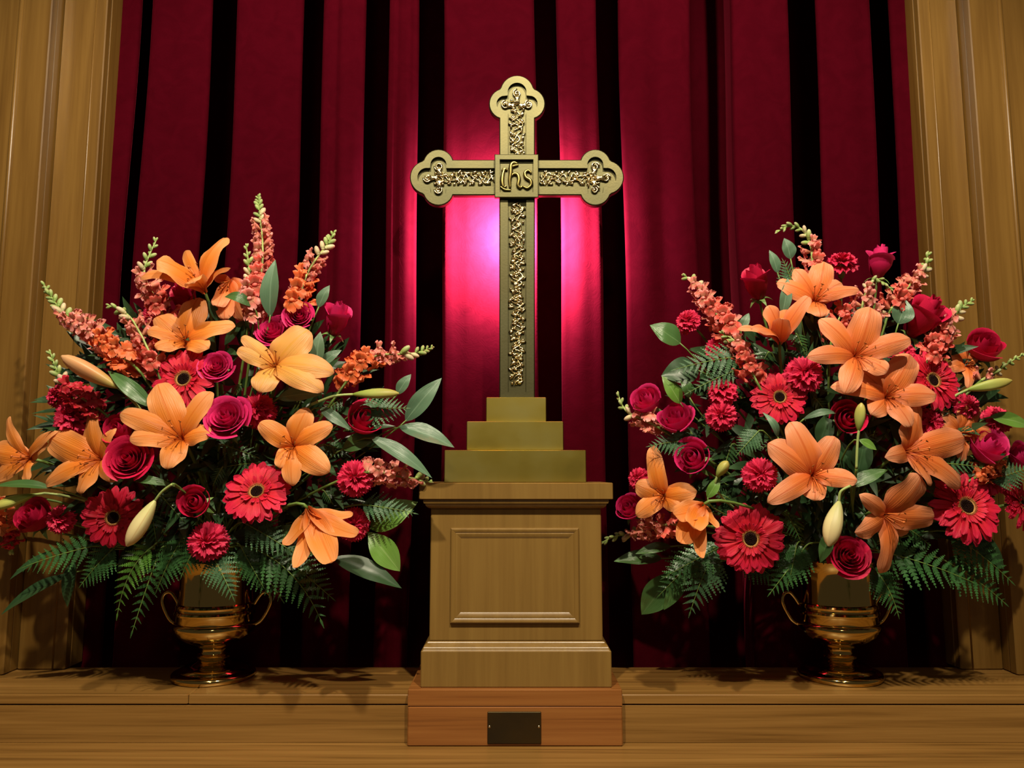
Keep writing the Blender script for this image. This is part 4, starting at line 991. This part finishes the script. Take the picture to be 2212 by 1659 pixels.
for (a_, b_, w_), t_ in zip((((560, 1000), (480, 1010), 90), ((340, 1060), (400, 1130), 90), ((700, 960), (760, 980), 80), ((480, 960), (560, 990), 80), ((700, 1060), (720, 1090), 70),
                     ((520, 830), (500, 860), 70), ((330, 1110), (340, 1180), 90), ((480, 1010), (460, 1050), 80), ((590, 1130), (540, 1160), 80), ((740, 860), (690, 900), 90)), (
    'the spiral rose and round gerbera', 'the hanging cream bud and small cup rose', 'the star lily and rightward rose', 'the middle lily and star lily', 'the round gerbera and hanging lily', 'the bowl shaped lily and peach lily', 'the half covered gerbera and lowest carnation', 'the middle lily and small cup rose', 'the lowest carnation and hanging lily stem', 'the peach lily and yellow green bud')):
    fern('dark fern in the left bouquet between '+t_, l, a_, b_, w_, 'fern', 0.03, 0.0, n=9, group='shaded ferns inside the left bouquet')
fern('fern hanging between the two left urn ferns', l, (392, 1165), (336, 1282), 120, 'fern', 0.012, 0.0)
fern('fern below the hanging lily, beside the broad drooping frond', l, (610, 1200), (722, 1296), 120, 'fern', 0.008, 0.0)
fern('fern directly right of the left urn neck', l, (540, 1190), (612, 1300), 120, 'fern', 0.014, 0.0)
fern('fern at the left shoulder of the half covered gerbera', l, (250, 1180), (172, 1268), 120, 'fern', 0.012, 0.0)
filler(l, 'dark green leaves packed between the blooms of the left bouquet', 700, 21)

# ------------------------------------------------------------------ right bouquet
r = 'R'
lily('topmost coral orange lily of the right bouquet', r, (1757, 654), (-0.05, 0.35), [(1677, 612, 46), (1779, 566, 52), (1818, 612, 42), (1856, 628, 30), (1772, 686, 46), (1712, 582, 40)], 'lily_coral', 0.0)
lily('coral lily turned upward, seen from the side, upper left of right bouquet', r, (1684, 742), (-0.05, 0.72), [(1657, 662, 48, -0.02), (1748, 643, 36, -0.02), (1592, 713, 26, 0.0), (1622, 712, 36, -0.04), (1690, 690, 40, -0.05), (1700, 668, 30, 0.05)], 'lily_coral', -0.012, fl=0.4, deep=0, stamens=False)
lily('large orange lily facing front, upper centre of right bouquet', r, (1842, 774), (0.0, 0.2), [(1878, 664, 66), (1769, 690, 50), (1743, 772, 42), (1823, 852, 50), (1917, 804, 48), (1966, 733, 46)], 'lily_coral', -0.03)
lily('orange lily just below the large one, its petal crossing a gerbera', r, (1907, 862), (0.05, 0.25), [(1964, 766, 64), (2022, 855, 48), (1966, 924, 46), (1880, 896, 48), (1794, 836, 40), (1850, 800, 44)], 'lily_coral', -0.015)
lily('orange lily opening right, above the far right gerbera', r, (1944, 980), (0.45, 0.15), [(1972, 866, 46), (2078, 945, 58), (1911, 988, 38), (2072, 1052, 54), (2010, 1050, 30), (1950, 910, 40)], 'lily_coral', -0.02)
lily('orange lily in the centre of the right bouquet', r, (1751, 1030), (-0.05, 0.2), [(1705, 912, 60), (1658, 958, 62), (1803, 943, 52), (1852, 1039, 40), (1658, 1086, 44), (1759, 1082, 52)], 'lily_coral', -0.03)
lily('orange lily drooping beside the right urn rose', r, (1899, 1108), (0.35, -0.25), [(1986, 1024, 80), (2016, 1114, 52), (1856, 1068, 36), (1846, 1150, 50), (1900, 1238, 48), (1960, 1150, 40, 0.04)], 'lily_coral', -0.03)
lily('shaded coral lily behind the right facing lily', r, (2062, 938), (0.3, 0.1), [(2084, 862, 36), (2116, 880, 22), (2142, 930, 40), (2074, 996, 36), (2020, 930, 36), (2030, 890, 30)], 'lily_coral', 0.01)
lily('orange lily on the left flank of the right bouquet with striped petals', r, (1436, 1072), (-0.45, 0.1), [(1411, 963, 38), (1506, 1062, 46), (1373, 1046, 44), (1374, 1114, 40), (1470, 1096, 40), (1420, 1010, 30)], 'lily', -0.02)
lily('orange lily hanging beside the lowest right gerbera', r, (1520, 1088), (-0.25, -0.65), [(1470, 1172, 50, -0.03), (1517, 1205, 30, -0.04), (1554, 1138, 24, 0.0), (1455, 1110, 50, -0.02), (1500, 1140, 50, -0.05), (1490, 1130, 40, 0.04)], 'lily', -0.05, fl=0.3, deep=0, stamens=False, sign=-1)
lily('lily mostly hidden behind the upper right gerbera, orange petal tips showing', r, (2078, 792), (0.2, 0.3), [(2046, 752, 30), (2074, 745, 30), (2114, 806, 24), (2090, 840, 26), (2040, 800, 26), (2110, 770, 22)], 'lily_coral', 0.012)

gerbera('red gerbera tilted left near the ruffled carnation, right bouquet', r, 1684, 858, 61, (-0.15, 0.2), 0.0)
gerbera('red gerbera at upper right behind the lily petal', r, 2014, 822, 70, (0.25, 0.2), 0.0)
gerbera('largest red gerbera, lowest in the right bouquet', r, 1621, 1164, 78, (-0.1, 0.05), -0.01)
gerbera('red gerbera at far right with wide dark centre', r, 2087, 1094, 84, (0.1, 0.30), -0.015)
gerbera('red gerbera cut by the right edge', r, 2204, 1086, 62, (0.6, 0.2), 0.0)

rose('shaded crimson rose in profile at upper left of right bouquet', r, 1634, 605, 36, (-0.25, 0.85), 'bud', 'rose', 0.01)
rose('vase shaped crimson rose highest at the right', r, 1901, 562, 33, (0.05, 0.95), 'bud', 'rose_pink', 0.0)
rose('large crimson rose in profile above the upper right gerbera', r, 1998, 680, 46, (0.25, 0.70), 'bud', 'rose', -0.005)
rose('crimson rose against the right oak boards', r, 2129, 748, 42, (-0.1, 0.60), 'cup', 'rose', 0.0)
rose('pink red rose furthest left in the right bouquet', r, 1394, 866, 37, (-0.45, 0.55), 'cup', 'rose_pink', 0.0)
rose('round pink red rose beside the furthest left one', r, 1459, 904, 41, (-0.3, 0.60), 'cup', 'rose_pink', -0.005)
rose('pink red rose above the striped lily, left flank', r, 1496, 990, 43, (-0.45, 0.3), 'cup', 'rose_pink', -0.01)
rose('crimson rose behind the upright green bud, right bouquet', r, 1832, 905, 39, (-0.1, 0.2), 'cup', 'rose', 0.0)
rose('crimson spiral rose resting over the right urn rim', r, 1834, 1200, 48, (-0.05, 0.30), 'open', 'rose', -0.02)
rose('crimson rose facing up above the far right gerbera', r, 2137, 966, 45, (0.1, 0.60), 'cup', 'rose_pink', -0.005)
rose('crimson rose cut by the right edge above the gerberas', r, 2206, 984, 32, (0.3, 0.5), 'cup', 'rose_pink', 0.0)
rose('magenta rose close to the pedestal, low left of right bouquet', r, 1357, 1098, 32, (-0.4, 0.45), 'cup', 'rose_pink', -0.005)
carnation('ruffled red carnation under the large front lily', r, 1738, 806, 40, (-0.05, 0.3), -0.01)
carnation('red carnation tilted up, left of the tilted gerbera', r, 1560, 842, 32, (-0.25, 0.6), 0.0)
carnation('red carnation directly below the tilted up one', r, 1558, 896, 33, (-0.2, 0.2), -0.005)
carnation('red carnation left of the central right lily', r, 1643, 1025, 37, (-0.1, 0.15), -0.01)
carnation('narrow red carnation in profile against the curtain', r, 1482, 692, 27, (-0.75, 0.45), 0.005)
carnation('red carnation below the left snapdragon of right bouquet', r, 1556, 752, 32, (-0.3, 0.3), 0.012)
carnation('red carnation in profile at the tip of the striped lily', r, 1376, 1033, 24, (-0.8, 0.2), 0.0)
carnation('red carnation on a green calyx at the top of right bouquet', r, 1819, 564, 32, (-0.05, 0.93), 0.0)
carnation('red carnation peeking below the upper right gerbera', r, 2008, 912, 33, (0.1, 0.2), 0.008)
carnation('red carnation above the upward facing rose at far right', r, 2156, 905, 32, (0.2, 0.45), 0.005)
carnation('red carnation behind the far right gerbera', r, 2146, 1036, 32, (0.3, 0.3), 0.012)
carnation('red carnation hidden beside the large front lily', r, 1952, 762, 28, (0.1, 0.3), 0.015)
carnation('red carnation at the lower rim of the upper right gerbera', r, 2092, 876, 28, (0.3, 0.2), 0.012)

snapdragon('crooked snapdragon at the very top of the right bouquet', r, [(1762, 590), (1755, 562), (1752, 535), (1740, 505), (1722, 490), (1700, 490), (1680, 501)], 26, ('snap', 'snap_pink'), 0.012, fl=(0, 0.42))
snapdragon('coral snapdragon at upper left of the right bouquet', r, [(1584, 722), (1560, 692), (1532, 662), (1510, 632), (1498, 608), (1478, 596)], 27, ('snap', 'snap_pink'), 0.0, fl=(0, 0.72), dens=1.1)
snapdragon('short coral snapdragon above the tilted gerbera', r, [(1628, 812), (1616, 790), (1602, 765), (1585, 735), (1560, 720)], 25, ('snap', 'snap_pink'), -0.01, fl=(0, 0.75))
snapdragon('green tipped snapdragon bending right under the vase shaped rose', r, [(1862, 668), (1868, 640), (1880, 612), (1898, 604), (1924, 624)], 22, ('snap_pink', 'snap_pink'), -0.005, fl=(0, 0.36))
snapdragon('coral snapdragon right of the vase shaped rose', r, [(1925, 668), (1946, 640), (1966, 615), (1984, 596), (2000, 574), (2004, 548)], 26, ('snap', 'snap_pink'), 0.005, fl=(0, 0.58))
snapdragon('snapdragon with pale buds in front of the right oak boards', r, [(2005, 775), (2020, 745), (2036, 718), (2056, 690), (2078, 664), (2100, 650)], 27, ('snap', 'snap_pink'), 0.0, fl=(0, 0.58), dens=1.15)
snapdragon('thin white budded snapdragon at the right edge', r, [(2120, 822), (2150, 804), (2182, 782), (2214, 764)], 20, ('snap_pink', 'snap_pink'), 0.0, fl=(0, 0.12), dens=0.7)
snapdragon('green budded snapdragon tip beside the furthest left rose', r, [(1420, 922), (1390, 906), (1358, 892), (1342, 872), (1336, 852)], 24, ('snap_pink', 'snap_pink'), -0.002, fl=(0, 0.45))
snapdragon('low snapdragon pointing left to the pedestal', r, [(1470, 1132), (1436, 1134), (1400, 1146), (1362, 1154), (1330, 1158), (1304, 1170)], 27, ('snap', 'snap_pink'), -0.01, fl=(0, 0.60))
snapdragon('pink snapdragon behind the large front lily', r, [(1850, 735), (1868, 700), (1890, 680), (1905, 662)], 28, ('snap_pink', 'snap_pink'), 0.012, fl=(0, 0.8))
snapdragon('coral snapdragon behind the topmost right lily', r, [(1800, 720), (1812, 690), (1826, 668)], 28, ('snap', 'snap'), 0.015, fl=(0, 0.95))
snapdragon('orange snapdragon tip between the far right rose and gerbera', r, [(2110, 1030), (2140, 1014), (2168, 1006)], 22, ('snap_orange', 'snap_orange'), 0.0, fl=(0, 0.9))

lily_bud('green lily bud pointing right at the right oak boards', r, (2088, 842), (2186, 822), 32, 'lbud_green', -0.02)
lily_bud('pale cream lily bud hanging above the right urn', r, (1813, 1082), (1790, 1180), 52, 'lbud_pale', -0.045, stem_via=[(1816, 1062), (1836, 1050)])
lily_bud('small upright green bud in front of the crimson rose', r, (1855, 932), (1861, 870), 30, 'lbud_green', -0.04, stem_via=[(1852, 960), (1850, 1012)])
lily_bud('stubby yellow green bud left of centre, right bouquet', r, (1548, 1030), (1572, 996), 30, 'lbud_green', -0.015)

leaf('small green leaf on the upright bud stem', r, (1856, 950), (1894, 972), 20, 'leaf_bright', -0.04)
leaf('dark leaf right of the hanging cream bud', r, (1832, 1052), (1918, 1014), 32, 'leaf', -0.03, nrm=(0, -1, .7))
leaf('green leaf near the stubby bud', r, (1528, 1076), (1556, 1028), 24, 'leaf_bright', -0.02)
leaf('broad leaf at the left flank against the curtain', r, (1470, 742), (1404, 702), 52, 'leaf', 0.0)
leaf('dark broad leaf under the left flank leaf', r, (1510, 800), (1428, 812), 64, 'leaf_dark', 0.01)
leaf('olive leaf rising above the furthest left rose', r, (1470, 872), (1430, 812), 36, 'leaf_bright', 0.0)
leaf('olive leaf curving beside the tilted up carnation', r, (1490, 860), (1470, 815), 26, 'leaf', 0.0, bow=0.4)
leaf('pointed leaf at the upper left of the topmost right lily', r, (1680, 590), (1662, 540), 24, 'leaf_grey', 0.0)
leaf('leaf below the crooked snapdragon tip', r, (1708, 560), (1694, 514), 32, 'leaf_grey', 0.008)
leaf('slim leaf behind the upward coral lily', r, (1690, 680), (1702, 600), 26, 'leaf_grey', 0.01)
leaf('small leaf left of the upward coral lily', r, (1600, 712), (1618, 676), 20, 'leaf_grey', 0.0)
leaf('grey green leaf left of the large profile rose', r, (1940, 700), (1958, 648), 48, 'leaf_grey', 0.0)
leaf('leaf touching the right edge of the picture', r, (2140, 900), (2228, 922), 34, 'leaf_bright', -0.005)
leaf('dark leaf behind the upright bud stem', r, (1850, 1030), (1868, 930), 46, 'leaf_dark', 0.0)
leaf('dark leaf left of the upright bud stem', r, (1840, 1040), (1815, 950), 40, 'leaf_dark', 0.01)
leaf('broad mottled leaf pointing down left of the right urn', r, (1452, 1236), (1386, 1328), 62, 'leaf', 0.0, nrm=(.2, -1, .4), wide=0.5)
leaf('slender leaf hanging beside the mottled leaf', r, (1478, 1240), (1434, 1318), 34, 'leaf', 0.0)
leaf('leaf pointing left near the pedestal base', r, (1430, 1206), (1326, 1212), 38, 'leaf', 0.0, nrm=(0, -1, .8))
leaf('leaf above the left pointing leaf near the pedestal', r, (1450, 1180), (1372, 1196), 26, 'leaf', 0.0, nrm=(0, -1, .8))
leaf('leaf left of the right urn rose', r, (1790, 1150), (1772, 1216), 30, 'leaf', -0.005)
leaf('strap leaf arching between gerbera and crimson rose', r, (1735, 905), (1808, 892), 16, 'leaf_grey', -0.01, bow=0.5)
leaf('curled strap leaf below the tilted gerbera', r, (1680, 945), (1648, 890), 18, 'leaf_grey', -0.015, bow=0.4)
leaf('long dark leaf at lower right beside the oak boards', r, (2090, 1150), (2170, 1230), 46, 'leaf_dark', 0.01)
leaf('leaf below the striped lily', r, (1480, 1120), (1430, 1090), 24, 'leaf', 0.01)
leaf('leaf hidden left of the crimson centre rose', r, (1770, 960), (1790, 890), 40, 'leaf_dark', 0.02)

fern('grey fern frond spreading left of the tilted gerbera', r, (1600, 770), (1452, 800), 110, 'fern_grey', 0.0, 0.0)
fern('second grey fern just below the spreading one', r, (1590, 800), (1480, 852), 70, 'fern_grey', 0.0, 0.0)
fern('pointed fern frond drooping left of the right urn', r, (1545, 1190), (1488, 1332), 140, 'fern_grey', 0.0, -0.01, via=(1516, 1240))
fern('fern frond drooping just right of the right urn', r, (1885, 1225), (1942, 1335), 110, 'fern', -0.005, -0.01, via=(1925, 1265))
fern('wide dark fern spreading right of the right urn', r, (1900, 1190), (2110, 1262), 150, 'fern', 0.0, 0.0, sag=0.12)
fern('fern frond reaching toward the right oak boards', r, (2040, 1210), (2176, 1308), 130, 'fern', 0.0, 0.0, sag=0.12)
fern('dark fern frond under the far right gerbera', r, (2050, 1150), (2190, 1262), 140, 'fern', 0.005, 0.0)
fern('fern tips at the right edge above the cut gerbera', r, (2140, 1040), (2226, 1010), 90, 'fern_grey', 0.0, 0.0)
fern('grey fern below the right facing lily', r, (2000, 1000), (2120, 1010), 80, 'fern_grey', 0.0, 0.0)
fern('fern under the round pink red rose', r, (1500, 950), (1398, 965), 90, 'fern_grey', 0.008, 0.0)
fern('fern left of the central right lily', r, (1640, 930), (1590, 985), 100, 'fern_grey', 0.0, 0.0)
fern('fern at the top behind the topmost right lily', r, (1720, 640), (1690, 560), 90, 'fern_grey', 0.012, 0.0)
fern('fern frond under the lowest right gerbera', r, (1600, 1200), (1690, 1262), 100, 'fern', 0.0, 0.0)
fern('fern left of the lowest right gerbera', r, (1560, 1180), (1430, 1250), 110, 'fern', 0.01, 0.0)
fern('fern draped at the left shoulder of the right urn', r, (1720, 1180), (1700, 1272), 100, 'fern', 0.01, 0.0)
for (a_, b_, w_), t_ in zip((((1700, 950), (1640, 970), 90), ((1580, 960), (1560, 1020), 90), ((1700, 1110), (1730, 1170), 90), ((1960, 1140), (2010, 1180), 90), ((1660, 760), (1620, 830), 90),
                     ((1760, 860), (1790, 900), 80), ((1850, 960), (1900, 930), 90), ((1580, 1080), (1540, 1060), 80), ((1720, 720), (1740, 770), 90), ((2050, 1000), (2090, 1020), 70), ((1930, 1170), (1960, 1230), 90)), (
    'the tilted gerbera and central lily', 'the stubby bud and lower carnations', 'the largest gerbera and cream bud', 'the drooping lily and far right gerbera', 'the short coral snapdragon and tilted gerbera', 'the ruffled carnation and crimson centre rose', 'the upright bud and right facing lily', 'the hanging lily and stubby bud', 'the topmost and large front lilies', 'the right facing lily and upward rose', 'the urn rose and wide dark fern')):
    fern('dark fern in the right bouquet between '+t_, r, a_, b_, w_, 'fern', 0.03, 0.0, n=9, group='shaded ferns inside the right bouquet')
fern('fern just left of the right urn neck', r, (1740, 1180), (1660, 1286), 120, 'fern', 0.014, 0.0)
fern('fern behind the mottled leaf', r, (1520, 1190), (1420, 1290), 120, 'fern', 0.014, 0.0)
filler(r, 'dark green leaves packed between the blooms of the right bouquet', 700, 33)
